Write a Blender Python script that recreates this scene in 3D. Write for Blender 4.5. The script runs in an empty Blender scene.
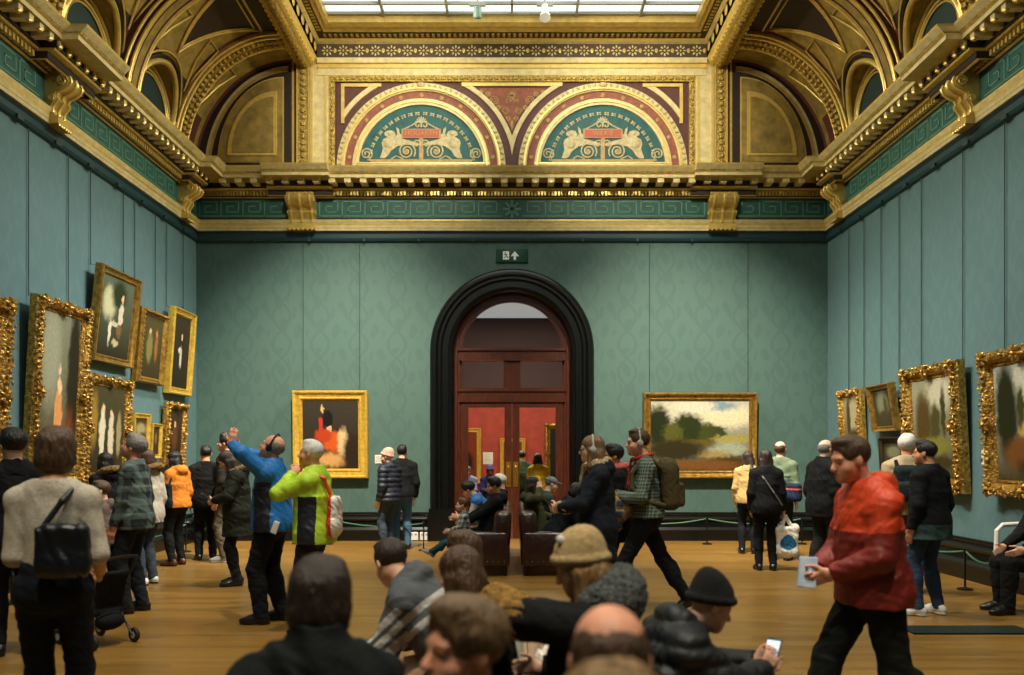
import bpy, math, random
import numpy as np
from mathutils import Vector, Matrix

random.seed(7)
SC = bpy.context.scene
COL = SC.collection
PI = math.pi

# ------------------------------------------------------------------ objects
def link(o, parent=None):
    COL.objects.link(o)
    if parent is not None:
        o.parent = parent
    return o

def tag(o, label=None, cat=None, group=None, kind=None):
    if label: o['label'] = label
    if cat: o['category'] = cat
    if group: o['group'] = group
    if kind: o['kind'] = kind
    return o

def empty(name, loc=(0, 0, 0), rz=0.0, parent=None):
    o = bpy.data.objects.new(name, None)
    o.location = loc
    o.rotation_euler = (0, 0, rz)
    o.empty_display_size = 0.1
    return link(o, parent)

def new_mesh(name, V, F, mats, fm=None, smooth=True, angle=None):
    """V (n,3) array, F list of tuples or (m,4) array."""
    me = bpy.data.meshes.new(name)
    V = np.asarray(V, dtype=np.float32)
    if isinstance(F, np.ndarray):
        m, k = F.shape
        me.vertices.add(len(V)); me.vertices.foreach_set('co', V.ravel())
        me.loops.add(m * k); me.loops.foreach_set('vertex_index', F.astype(np.int32).ravel())
        me.polygons.add(m)
        me.polygons.foreach_set('loop_start', np.arange(0, m * k, k, dtype=np.int32))
    else:
        lens = np.array([len(f) for f in F], dtype=np.int32)
        flat = np.fromiter((i for f in F for i in f), dtype=np.int32, count=int(lens.sum()))
        me.vertices.add(len(V)); me.vertices.foreach_set('co', V.ravel())
        me.loops.add(len(flat)); me.loops.foreach_set('vertex_index', flat)
        me.polygons.add(len(lens))
        st = np.concatenate([[0], np.cumsum(lens)[:-1]]).astype(np.int32) if len(lens) else lens
        me.polygons.foreach_set('loop_start', st)
    for mt in mats:
        me.materials.append(mt)
    if fm is not None:
        me.polygons.foreach_set('material_index', np.asarray(fm, dtype=np.int32))
    me.polygons.foreach_set('use_smooth', np.ones(len(me.polygons), dtype=bool) if smooth else np.zeros(len(me.polygons), dtype=bool))
    me.update(calc_edges=True)
    me.validate()
    if smooth and angle is not None:
        me.set_sharp_from_angle(angle=math.radians(angle))
    return me

class MB:
    """collects shapes; build() links them as one mesh object"""
    def __init__(self):
        self.v = []; self.f = []; self.m = []; self.T = None
    def add(self, vs, fs, mat=0):
        b = len(self.v)
        if self.T is not None:
            vs = [self.T @ Vector(p) for p in vs]
        self.v.extend([tuple(p) for p in vs])
        for f in fs:
            self.f.append(tuple(i + b for i in f)); self.m.append(mat)
    def box(self, c, s, mat=0, R=None):
        x, y, z = s[0] / 2, s[1] / 2, s[2] / 2
        P = [Vector((sx * x, sy * y, sz * z)) for sz in (-1, 1) for sy in (-1, 1) for sx in (-1, 1)]
        if R is not None: P = [R @ p for p in P]
        c = Vector(c)
        self.add([p + c for p in P], [(0, 2, 3, 1), (4, 5, 7, 6), (0, 1, 5, 4), (2, 6, 7, 3), (0, 4, 6, 2), (1, 3, 7, 5)], mat)
    def bx(self, x0, x1, y0, y1, z0, z1, mat=0):
        self.box(((x0 + x1) / 2, (y0 + y1) / 2, (z0 + z1) / 2), (abs(x1 - x0), abs(y1 - y0), abs(z1 - z0)), mat)
    def rbox(self, c, s, r, mat=0, R=None, n=3):
        """rounded box"""
        h = [max(k / 2 - r, 0) for k in s]
        vs = []; fs = []
        N = 4 * n; M = 2 * n
        for i in range(M + 1):
            th = -PI / 2 + PI * i / M
            for j in range(N):
                ph = 2 * PI * (j + .5) / N
                d = (math.cos(th) * math.cos(ph), math.cos(th) * math.sin(ph), math.sin(th))
                vs.append(Vector([d[k] * r + (h[k] if d[k] > 1e-9 else -h[k]) for k in range(3)]))
        for i in range(M):
            for j in range(N):
                fs.append((i * N + j, i * N + (j + 1) % N, (i + 1) * N + (j + 1) % N, (i + 1) * N + j))
        fs.append(tuple(range(N))[::-1]); fs.append(tuple(M * N + j for j in range(N)))
        if R is not None: vs = [R @ p for p in vs]
        c = Vector(c)
        self.add([p + c for p in vs], fs, mat)
    def tube(self, pts, r, n=8, mat=0, closed=False, caps=True, flat=1.0, up=(0, 0, 1)):
        pts = [Vector(p) for p in pts]
        rs = r if isinstance(r, (list, tuple)) else [r] * len(pts)
        K = len(pts); vs = []; fs = []
        prev = None
        for i, p in enumerate(pts):
            if closed:
                t = pts[(i + 1) % K] - pts[i - 1]
            else:
                t = pts[min(i + 1, K - 1)] - pts[max(i - 1, 0)]
            if t.length < 1e-9: t = Vector((0, 0, 1))
            t.normalize()
            if prev is None:
                u = Vector(up)
                if abs(u.dot(t)) > .95: u = Vector((1, 0, 0))
                a = (u - t * u.dot(t)).normalized()
            else:
                a = (prev - t * prev.dot(t))
                if a.length < 1e-6: a = t.orthogonal()
                a.normalize()
            prev = a
            b = t.cross(a)
            for j in range(n):
                an = 2 * PI * j / n
                vs.append(p + a * (math.cos(an) * rs[i]) + b * (math.sin(an) * rs[i] * flat))
        L = K if closed else K - 1
        for i in range(L):
            for j in range(n):
                i2 = (i + 1) % K
                fs.append((i * n + j, i * n + (j + 1) % n, i2 * n + (j + 1) % n, i2 * n + j))
        if not closed and caps:
            fs.append(tuple(range(n))[::-1]); fs.append(tuple((K - 1) * n + j for j in range(n)))
        self.add(vs, fs, mat)
    def lathe(self, prof, c=(0, 0, 0), n=16, mat=0, R=None):
        vs = []; fs = []; c = Vector(c)
        for r, z in prof:
            for j in range(n):
                a = 2 * PI * j / n
                p = Vector((r * math.cos(a), r * math.sin(a), z))
                vs.append((R @ p if R is not None else p) + c)
        for i in range(len(prof) - 1):
            for j in range(n):
                fs.append((i * n + j, i * n + (j + 1) % n, (i + 1) * n + (j + 1) % n, (i + 1) * n + j))
        fs.append(tuple(range(n))[::-1]); fs.append(tuple((len(prof) - 1) * n + j for j in range(n)))
        self.add(vs, fs, mat)
    def ball(self, c, r, n=8, mat=0, R=None):
        r = r if isinstance(r, (list, tuple)) else (r, r, r)
        vs = []; fs = []; c = Vector(c); m = max(3, n // 2)
        for i in range(m + 1):
            th = -PI / 2 + PI * i / m
            for j in range(n):
                a = 2 * PI * j / n
                p = Vector((r[0] * math.cos(th) * math.cos(a), r[1] * math.cos(th) * math.sin(a), r[2] * math.sin(th)))
                vs.append((R @ p if R is not None else p) + c)
        for i in range(m):
            for j in range(n):
                fs.append((i * n + j, i * n + (j + 1) % n, (i + 1) * n + (j + 1) % n, (i + 1) * n + j))
        self.add(vs, fs, mat)
    def prism(self, poly, fn, t0, t1, mat=0, side=None):
        """poly: 2-D points (any winding); fn(u,v,t)->3-D"""
        n = len(poly)
        vs = [fn(u, v, t0) for u, v in poly] + [fn(u, v, t1) for u, v in poly]
        self.add(vs, [tuple(range(n)), tuple(range(2 * n - 1, n - 1, -1))], mat)
        self.add(vs, [(i, (i + 1) % n, n + (i + 1) % n, n + i) for i in range(n)], mat if side is None else side)
    def strip(self, A, B, mat=0, closed=False):
        n = len(A)
        fs = [(i, (i + 1) % n, n + (i + 1) % n, n + i) for i in range(n if closed else n - 1)]
        self.add(list(A) + list(B), fs, mat)
    def build(self, name, mats, parent=None, loc=None, rz=None, angle=35, smooth=True):
        if not isinstance(mats, (list, tuple)): mats = [mats]
        me = new_mesh(name, np.array(self.v, dtype=np.float32).reshape(-1, 3), self.f, mats, self.m, smooth, angle)
        import bmesh
        bm = bmesh.new(); bm.from_mesh(me)
        bmesh.ops.recalc_face_normals(bm, faces=bm.faces)
        bm.to_mesh(me); bm.free()
        if smooth: me.set_sharp_from_angle(angle=math.radians(angle))
        o = bpy.data.objects.new(name, me)
        if loc is not None: o.location = loc
        if rz is not None: o.rotation_euler = (0, 0, rz)
        return link(o, parent)

def text_mesh(name, body, size, depth, mat, parent, loc, rot=(PI / 2, 0, 0)):
    cu = bpy.data.curves.new(name, 'FONT')
    cu.body = body; cu.size = size; cu.extrude = depth
    cu.align_x = 'CENTER'; cu.align_y = 'CENTER'
    tmp = bpy.data.objects.new(name + '_tmp', cu)
    COL.objects.link(tmp)
    dg = bpy.context.evaluated_depsgraph_get()
    me = bpy.data.meshes.new_from_object(tmp.evaluated_get(dg))
    bpy.data.objects.remove(tmp); bpy.data.curves.remove(cu)
    me.materials.clear(); me.materials.append(mat)
    o = bpy.data.objects.new(name, me)
    o.location = loc; o.rotation_euler = rot
    return link(o, parent)

# ------------------------------------------------------------------ materials
def lin(c):
    return tuple((x / 255 / 12.92) if x / 255 <= .04045 else ((x / 255 + .055) / 1.055) ** 2.4 for x in c)

_mc = {}
def mat(name, c, rough=.7, metal=0.0, noise=0.0, nscale=8.0, bump=0.0, bscale=40.0, stretch=None, c2=None, spec=.5, coat=0.0, sheen=0.0):
    """principled material, optional noise blend towards c2 and bump"""
    key = (name, c, rough, metal, noise, nscale, bump, bscale, stretch, c2, spec, coat)
    if key in _mc: return _mc[key]
    m = bpy.data.materials.new(name); m.use_nodes = True
    nt = m.node_tree; N = nt.nodes; L = nt.links
    b = N['Principled BSDF']
    b.inputs['Base Color'].default_value = (*lin(c), 1)
    b.inputs['Roughness'].default_value = rough
    b.inputs['Metallic'].default_value = metal
    b.inputs['Specular IOR Level'].default_value = spec
    if coat: b.inputs['Coat Weight'].default_value = coat; b.inputs['Coat Roughness'].default_value = .15
    if sheen: b.inputs['Sheen Weight'].default_value = sheen
    if noise or bump:
        tc = N.new('ShaderNodeTexCoord'); mp = N.new('ShaderNodeMapping')
        L.new(tc.outputs['Object'], mp.inputs['Vector'])
        if stretch: mp.inputs['Scale'].default_value = stretch
    if noise:
        n = N.new('ShaderNodeTexNoise'); n.inputs['Scale'].default_value = nscale; n.inputs['Detail'].default_value = 5
        L.new(mp.outputs[0], n.inputs['Vector'])
        r = N.new('ShaderNodeMapRange'); r.inputs['From Min'].default_value = .3; r.inputs['From Max'].default_value = .7
        L.new(n.outputs['Fac'], r.inputs['Value'])
        mx = N.new('ShaderNodeMix'); mx.data_type = 'RGBA'
        cc2 = c2 or tuple(x * (1 - noise) for x in c)
        mx.inputs['A'].default_value = (*lin(c), 1); mx.inputs['B'].default_value = (*lin(cc2), 1)
        L.new(r.outputs[0], mx.inputs['Factor']); L.new(mx.outputs['Result'], b.inputs['Base Color'])
    if bump:
        n2 = N.new('ShaderNodeTexNoise'); n2.inputs['Scale'].default_value = bscale; n2.inputs['Detail'].default_value = 4
        L.new(mp.outputs[0], n2.inputs['Vector'])
        bp = N.new('ShaderNodeBump'); bp.inputs['Strength'].default_value = bump; bp.inputs['Distance'].default_value = .02
        L.new(n2.outputs['Fac'], bp.inputs['Height']); L.new(bp.outputs[0], b.inputs['Normal'])
    _mc[key] = m
    return m

def nodes_of(m):
    return m.node_tree.nodes, m.node_tree.links, m.node_tree.nodes['Principled BSDF']

def math_node(N, L, op, a, b=None, c=None):
    n = N.new('ShaderNodeMath'); n.operation = op
    for i, x in enumerate((a, b, c)):
        if x is None: continue
        if isinstance(x, (int, float)): n.inputs[i].default_value = x
        else: L.new(x, n.inputs[i])
    return n.outputs[0]

def mix_col(N, L, f, A, B):
    mx = N.new('ShaderNodeMix'); mx.data_type = 'RGBA'
    for k, x in (('Factor', f), ('A', A), ('B', B)):
        if isinstance(x, (int, float)): mx.inputs[k].default_value = x
        elif isinstance(x, tuple): mx.inputs[k].default_value = (*lin(x), 1)
        else: L.new(x, mx.inputs[k])
    return mx.outputs['Result']

def emit_mat(name, c, s):
    m = bpy.data.materials.new(name); m.use_nodes = True
    N, L, b = nodes_of(m)
    b.inputs['Base Color'].default_value = (*lin(c), 1)
    b.inputs['Emission Color'].default_value = (*lin(c), 1)
    b.inputs['Emission Strength'].default_value = s
    return m

def check_mat(name, c1, c2, scale, rough=.85):
    """woven check cloth: bands along x+y and z"""
    m = bpy.data.materials.new(name); m.use_nodes = True
    N, L, b = nodes_of(m)
    tc = N.new('ShaderNodeTexCoord'); sp = N.new('ShaderNodeSeparateXYZ'); L.new(tc.outputs['Object'], sp.inputs[0])
    u = math_node(N, L, 'ADD', sp.outputs['X'], sp.outputs['Y'])
    a = math_node(N, L, 'SINE', math_node(N, L, 'MULTIPLY', u, scale))
    bb = math_node(N, L, 'SINE', math_node(N, L, 'MULTIPLY', sp.outputs['Z'], scale))
    a = math_node(N, L, 'GREATER_THAN', a, .15); bb = math_node(N, L, 'GREATER_THAN', bb, .15)
    f = math_node(N, L, 'MULTIPLY', math_node(N, L, 'ADD', a, bb), .5)
    L.new(mix_col(N, L, f, c1, c2), b.inputs['Base Color'])
    b.inputs['Roughness'].default_value = rough
    return m

# camera: one true pin-hole; px/py of the 1024x675 photograph <-> metres
FPX = 800.0; EYE = 1.60; HX = 512.0; HY = 455.0
def X(px, Y): return (px - HX) / FPX * Y
def Zp(py, Y): return EYE + (HY - py) / FPX * Y
# ------------------------------------------------------------------ distance-field modelling (smooth unions -> one surface)
def _v(p): return np.array(p, dtype=np.float64)

def cap(a, b, ra, rb=None, lab=0, k=.02, flat=False, op='u'):
    return dict(t='cap', a=_v(a), b=_v(b), ra=ra, rb=ra if rb is None else rb, lab=lab, k=k, flat=flat, op=op)
def ell(c, r, R=None, lab=0, k=.02, op='u'):
    r = _v(r if isinstance(r, (tuple, list, np.ndarray)) else (r, r, r))
    return dict(t='ell', c=_v(c), r=r, R=np.eye(3) if R is None else R, lab=lab, k=k, op=op)
def econe(a, b, ra, rb, ux, lab=0, k=.02, op='u'):
    """elliptic cone a->b, radii (rx,ry) at each end, ux = direction of rx, flat ends"""
    return dict(t='econe', a=_v(a), b=_v(b), ra=ra, rb=rb, ux=_v(ux), lab=lab, k=k, op=op)
def rbx(c, h, R=None, r=.01, lab=0, k=.01, op='u'):
    return dict(t='box', c=_v(c), h=_v(h), R=np.eye(3) if R is None else R, r=r, lab=lab, k=k, op=op)
def half(n, p, op='cut', k=.004):
    """keep the side where n.(x-p) < 0"""
    n = _v(n); n = n / np.linalg.norm(n)
    return dict(t='half', n=n, c=_v(p), op=op, k=k, lab=0)

def grow(p, t):
    q = dict(p)
    if q['t'] == 'cap': q['ra'] = q['ra'] + t; q['rb'] = q['rb'] + t
    elif q['t'] == 'ell': q['r'] = q['r'] + t
    elif q['t'] == 'econe':
        q['ra'] = (q['ra'][0] + t, q['ra'][1] + t); q['rb'] = (q['rb'][0] + t, q['rb'][1] + t)
    elif q['t'] == 'box': q['h'] = q['h'] + t
    return q

def _bbox(p):
    if p['t'] == 'cap':
        r = max(p['ra'], p['rb'])
        return np.minimum(p['a'], p['b']) - r, np.maximum(p['a'], p['b']) + r
    if p['t'] == 'ell':
        e = np.sqrt(((p['R'] * p['r'][None, :]) ** 2).sum(1))
        return p['c'] - e, p['c'] + e
    if p['t'] == 'econe':
        r = max(p['ra'] + p['rb']) if isinstance(p['ra'], tuple) else max(max(p['ra']), max(p['rb']))
        return np.minimum(p['a'], p['b']) - r, np.maximum(p['a'], p['b']) + r
    if p['t'] == 'box':
        e = np.abs(p['R']) @ p['h']
        return p['c'] - e - p['r'], p['c'] + e + p['r']
    return None

def _dist(p, x, y, z):
    if p['t'] == 'cap':
        a, b = p['a'], p['b']; d = b - a; L2 = max(float(d @ d), 1e-12)
        px, py, pz = x - a[0], y - a[1], z - a[2]
        tt = (px * d[0] + py * d[1] + pz * d[2]) / L2
        t = np.clip(tt, 0, 1)
        r = np.sqrt((px - t * d[0]) ** 2 + (py - t * d[1]) ** 2 + (pz - t * d[2]) ** 2) - (p['ra'] + (p['rb'] - p['ra']) * t)
        if p['flat']:
            r = np.maximum(r, (tt - 1) * math.sqrt(L2))
        return r
    if p['t'] == 'ell':
        c, R, rr = p['c'], p['R'], p['r']
        px, py, pz = x - c[0], y - c[1], z - c[2]
        q = [(px * R[0, i] + py * R[1, i] + pz * R[2, i]) / rr[i] for i in range(3)]
        k0 = np.sqrt(q[0] ** 2 + q[1] ** 2 + q[2] ** 2)
        k1 = np.sqrt((q[0] / rr[0]) ** 2 + (q[1] / rr[1]) ** 2 + (q[2] / rr[2]) ** 2) + 1e-9
        return k0 * (k0 - 1) / k1
    if p['t'] == 'econe':
        a, b = p['a'], p['b']; d = b - a; Ln = np.linalg.norm(d); w = d / Ln
        ux = p['ux'] - w * (p['ux'] @ w); ux /= np.linalg.norm(ux); uy = np.cross(w, ux)
        px, py, pz = x - a[0], y - a[1], z - a[2]
        tt = (px * w[0] + py * w[1] + pz * w[2]) / Ln
        t = np.clip(tt, 0, 1)
        rx = p['ra'][0] + (p['rb'][0] - p['ra'][0]) * t; ry = p['ra'][1] + (p['rb'][1] - p['ra'][1]) * t
        e = np.sqrt(((px * ux[0] + py * ux[1] + pz * ux[2]) / rx) ** 2 + ((px * uy[0] + py * uy[1] + pz * uy[2]) / ry) ** 2)
        dd = (e - 1) * np.minimum(rx, ry)
        return np.maximum(dd, np.maximum((tt - 1) * Ln, -tt * Ln))
    if p['t'] == 'box':
        c, R, h = p['c'], p['R'], p['h']
        px, py, pz = x - c[0], y - c[1], z - c[2]
        q = [np.abs(px * R[0, i] + py * R[1, i] + pz * R[2, i]) - h[i] + p['r'] for i in range(3)]
        o = np.sqrt(sum(np.maximum(v, 0) ** 2 for v in q))
        return o + np.minimum(np.maximum(q[0], np.maximum(q[1], q[2])), 0) - p['r']
    if p['t'] == 'half':
        n, c = p['n'], p['c']
        return (x - c[0]) * n[0] + (y - c[1]) * n[1] + (z - c[2]) * n[2]

_CE = [(i, j) for i in range(8) for j in range(i + 1, 8) if bin(i ^ j).count('1') == 1]
def surface_nets(D, L, h, org):
    ins = D < 0
    s = [ins[dx:ins.shape[0] - 1 + dx, dy:ins.shape[1] - 1 + dy, dz:ins.shape[2] - 1 + dz] for dx in (0, 1) for dy in (0, 1) for dz in (0, 1)]
    cnt = s[0].astype(np.uint8)
    for k in s[1:]: cnt = cnt + k
    act = (cnt > 0) & (cnt < 8)
    I = np.argwhere(act)
    idx = np.full(act.shape, -1, dtype=np.int32); idx[act] = np.arange(len(I), dtype=np.int32)
    offs = np.array([(dx, dy, dz) for dx in (0, 1) for dy in (0, 1) for dz in (0, 1)])
    vals = np.stack([D[I[:, 0] + o[0], I[:, 1] + o[1], I[:, 2] + o[2]] for o in offs], 1)
    acc = np.zeros((len(I), 3)); n = np.zeros(len(I))
    for i, j in _CE:
        vi, vj = vals[:, i], vals[:, j]
        m = (vi < 0) != (vj < 0)
        t = vi[m] / (vi[m] - vj[m])
        acc[m] += offs[i] + t[:, None] * (offs[j] - offs[i]); n[m] += 1
    V = (I + acc / n[:, None]) * h + org
    Q = []; lab = []
    for ax in range(3):
        o = [0, 0, 0]; o[ax] = 1
        a = ins[:ins.shape[0] - o[0], :ins.shape[1] - o[1], :ins.shape[2] - o[2]]
        b = ins[o[0]:, o[1]:, o[2]:]
        u, w = (ax + 1) % 3, (ax + 2) % 3
        E = np.argwhere(a != b)
        ok = (E[:, u] > 0) & (E[:, w] > 0) & (E[:, u] < act.shape[u]) & (E[:, w] < act.shape[w])
        E = E[ok]
        if not len(E): continue
        def cell(du, dw):
            c = E.copy(); c[:, u] += du; c[:, w] += dw
            return idx[c[:, 0], c[:, 1], c[:, 2]]
        q = np.stack([cell(-1, -1), cell(0, -1), cell(0, 0), cell(-1, 0)], 1)
        fl = ~ins[E[:, 0], E[:, 1], E[:, 2]]
        q[fl] = q[fl][:, ::-1]
        Q.append(q)
        E2 = E.copy(); E2[fl, ax] += 1
        lab.append(L[E2[:, 0], E2[:, 1], E2[:, 2]])
    return V, np.concatenate(Q), np.concatenate(lab)

_rs = np.random.RandomState(3)
_K = _rs.normal(size=(24, 3)); _K /= np.linalg.norm(_K, axis=1)[:, None]
_PH = _rs.uniform(0, 6.28, 24)
def noise3(x, y, z, lam, seed=0, n=5):
    o = np.zeros_like(x)
    wx = np.sin((x * 1.3 + z) * 3.0 / lam + seed) * lam * .25
    for i in range(n):
        k = _K[(i + seed * 5) % 24] * (6.28 / lam) * (1 + .33 * i)
        o += np.sin(k[0] * (x + wx) + k[1] * (y + wx) + k[2] * z + _PH[(i + seed * 7) % 24]) / (1 + .35 * i)
    return o / n * 1.6

def sdf_mesh(prims, h, wr=0.0, lam=.1, seed=0, zsq=1.0, fn=None):
    """prims -> (V, Q, labels). wr: wrinkle amplitude, lam: wavelength"""
    us = [p for p in prims if p['op'] == 'u']
    lo = np.min([_bbox(p)[0] for p in us], 0) - 3 * h - wr * 1.5 - .015
    hi = np.max([_bbox(p)[1] for p in us], 0) + 3 * h + wr * 1.5 + .015
    n = np.ceil((hi - lo) / h).astype(int) + 1
    D = np.full(tuple(n), 1.0, dtype=np.float32); L = np.zeros(tuple(n), dtype=np.uint8)
    ax = [lo[i] + np.arange(n[i]) * h for i in range(3)]
    for p in prims:
        if p['t'] == 'half':
            x, y, z = ax[0][:, None, None], ax[1][None, :, None], ax[2][None, None, :]
            D[...] = np.maximum(D, _dist(p, x, y, z)); continue
        b0, b1 = _bbox(p)
        m = p['k'] + 3 * h + wr
        i0 = np.clip(np.floor((b0 - m - lo) / h).astype(int), 0, n - 1); i1 = np.clip(np.ceil((b1 + m - lo) / h).astype(int) + 1, 1, n)
        if np.any(i1 <= i0): continue
        sl = tuple(slice(i0[i], i1[i]) for i in range(3))
        x, y, z = ax[0][sl[0]][:, None, None], ax[1][sl[1]][None, :, None], ax[2][sl[2]][None, None, :]
        d = _dist(p, x, y, z).astype(np.float32)
        cur = D[sl]; k = p['k']
        if p['op'] == 'u':
            lb = L[sl]; lb[d < cur] = p['lab']
            hh = np.maximum(k - np.abs(cur - d), 0) / k
            D[sl] = np.minimum(cur, d) - hh * hh * k * .25
        elif p['op'] == 's':
            d = -d
            hh = np.maximum(k - np.abs(cur - d), 0) / k
            D[sl] = np.maximum(cur, d) + hh * hh * k * .25
    if wr or fn:
        band = np.argwhere(np.abs(D) < wr * 2 + 2.5 * h)
        x, y, z = (ax[i][band[:, i]] for i in range(3))
        dd = wr * noise3(x, y, z * zsq, lam, seed) if wr else 0
        if fn is not None: dd = dd + fn(x, y, z)
        D[band[:, 0], band[:, 1], band[:, 2]] += dd
    D[0] = D[-1] = 1; D[:, 0] = D[:, -1] = 1; D[:, :, 0] = D[:, :, -1] = 1
    return surface_nets(D, L, h, lo)

def rmat(yaw=0, pitch=0, roll=0):
    y, p, r = (math.radians(a) for a in (yaw, pitch, roll))
    Rz = np.array([[math.cos(y), -math.sin(y), 0], [math.sin(y), math.cos(y), 0], [0, 0, 1]])
    Rx = np.array([[1, 0, 0], [0, math.cos(p), -math.sin(p)], [0, math.sin(p), math.cos(p)]])
    Ry = np.array([[math.cos(r), 0, math.sin(r)], [0, 1, 0], [-math.sin(r), 0, math.cos(r)]])
    return Rz @ Rx @ Ry

def sdf_obj(name, prims, h, mats, parent, scale=1.0, paint=None, **kw):
    V, Q, lab = sdf_mesh(prims, h, **kw)
    if paint is not None:
        lab = paint(V[Q].mean(1), lab)
    me = new_mesh(name, V * scale, Q, mats, np.minimum(lab, len(mats) - 1))
    o = bpy.data.objects.new(name, me)
    return link(o, parent)
# ------------------------------------------------------------------ people
def ik(S, T, L1, L2, hint):
    S, T, hint = _v(S), _v(T), _v(hint)
    d = T - S; D = np.linalg.norm(d)
    D2 = min(max(D, abs(L1 - L2) + .01), L1 + L2 - .002)
    w = d / max(D, 1e-6); T = S + w * D2
    a = (L1 * L1 - L2 * L2 + D2 * D2) / (2 * D2)
    hh = math.sqrt(max(L1 * L1 - a * a, 0))
    p = hint - w * (hint @ w)
    if np.linalg.norm(p) < 1e-4: p = np.cross(w, [1, 0, 0])
    p /= np.linalg.norm(p)
    return S + w * a + p * hh, T

def skin(c): return mat('skin', c, .5, noise=.12, nscale=25, spec=.35)
SK = {'fair': (228, 176, 146), 'pale': (234, 190, 164), 'tan': (206, 148, 110), 'brown': (150, 100, 72), 'ruddy': (228, 160, 128)}
HAIRS = {'black': (20, 17, 16), 'dark': (56, 41, 32), 'brown': (92, 66, 44), 'ash': (132, 104, 72), 'blond': (158, 120, 72), 'grey': (128, 124, 118), 'white': (236, 232, 226), 'ginger': (120, 72, 36)}
def hairmat(n): return mat('hair', HAIRS[n], .45, noise=.15 if n in ('white', 'grey') else .45, nscale=30, bump=.5, bscale=60, stretch=(3, 3, .4))
def cloth(c, rough=.85, noise=.12, bump=.25, bscale=55, **k):
    if max(c) < 62: c = tuple(int(v * .6) for v in c)
    return mat('cloth', c, rough, noise=noise, nscale=12, bump=bump, bscale=bscale, spec=.25, **k)
def shiny(c): return mat('coat_fabric', c, .58, noise=.15, nscale=10, bump=.3, bscale=30)
def knit(c): return mat('knit', c, .95, noise=.2, nscale=60, bump=.6, bscale=140, stretch=(1, 1, 2.5))
def fur(c): return mat('fur', c, .95, noise=.45, nscale=45, bump=1.0, bscale=120)
def leather(c): return mat('leather', c, .35, noise=.15, nscale=20, bump=.2, bscale=80)
M_EYE = mat('eye', (40, 30, 26), .2); M_SCLERA = mat('eye_white', (150, 140, 130), .4)
M_BLACKPL = mat('black_plastic', (16, 17, 18), .35); M_WHITEPL = mat('white_plastic', (225, 225, 222), .4)

class Fig: pass

def figure(H=1.75, g=1.0, fem=False, pz=.955, lean=0, side=0, twist=0, head=(0, 0, 0), lh=None, rh=None, le=None, re=None,
           lf=(-.10, 0, 0, 8, 0), rf=(.10, 0, 0, -8, 0), lk=(0, 1, 0), rk=(0, 1, 0), pelvis=(0, 0), grip=(0, 0), child=False, neckf=0, lhd=None, rhd=None):
    """joints in a 1.75 m frame standing on z=0, facing +Y"""
    F = Fig(); F.s = H / 1.75; F.g = g; F.fem = fem; F.child = child
    F.P = np.array([pelvis[0], pelvis[1], pz]); F.Rt = rmat(twist, -lean, side)
    T = lambda x, y, z: F.P + F.Rt @ np.array([x, y, z])
    F.T = T
    F.N = T(0, -.015 + neckf * .3, .505)
    sw = .155 if fem else .175
    if child: sw = .15
    F.S = [T(-sw, -.01, .44), T(sw, -.01, .44)]
    F.Rh = rmat(twist + head[0], head[1] - lean * .25, head[2])
    F.hs = 1.28 if child else (0.97 if fem else 1.0)
    F.Hc = T(0, .02 + neckf, .567) + F.Rh @ np.array([0, .025, .115 * F.hs])
    F.E = []; F.W = []; F.hd = []
    for i, (t, e) in enumerate(((lh, le), (rh, re))):
        sg = (-1, 1)[i]
        if t is None: t = F.S[i] + F.Rt @ np.array([sg * .05, .05, -.52])
        if e is None: e = (sg * .6, -1, -.5)
        E, W = ik(F.S[i], t, .285, .255, e)
        F.E.append(E); F.W.append(W)
    F.HJ = [F.P + np.array([-.09, 0, -.02]), F.P + np.array([.09, 0, -.02])]
    F.A = []; F.K = []; F.foot = []
    for i, (f, kh) in enumerate(((lf, lk), (rf, rk))):
        a = np.array([f[0], f[1], f[2] + .085])
        K, A = ik(F.HJ[i], a, .445, .425, kh)
        F.K.append(K); F.A.append(A); F.foot.append((f[3], f[4]))
    F.grip = grip; F.hdir = (lhd, rhd)
    return F

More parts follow.
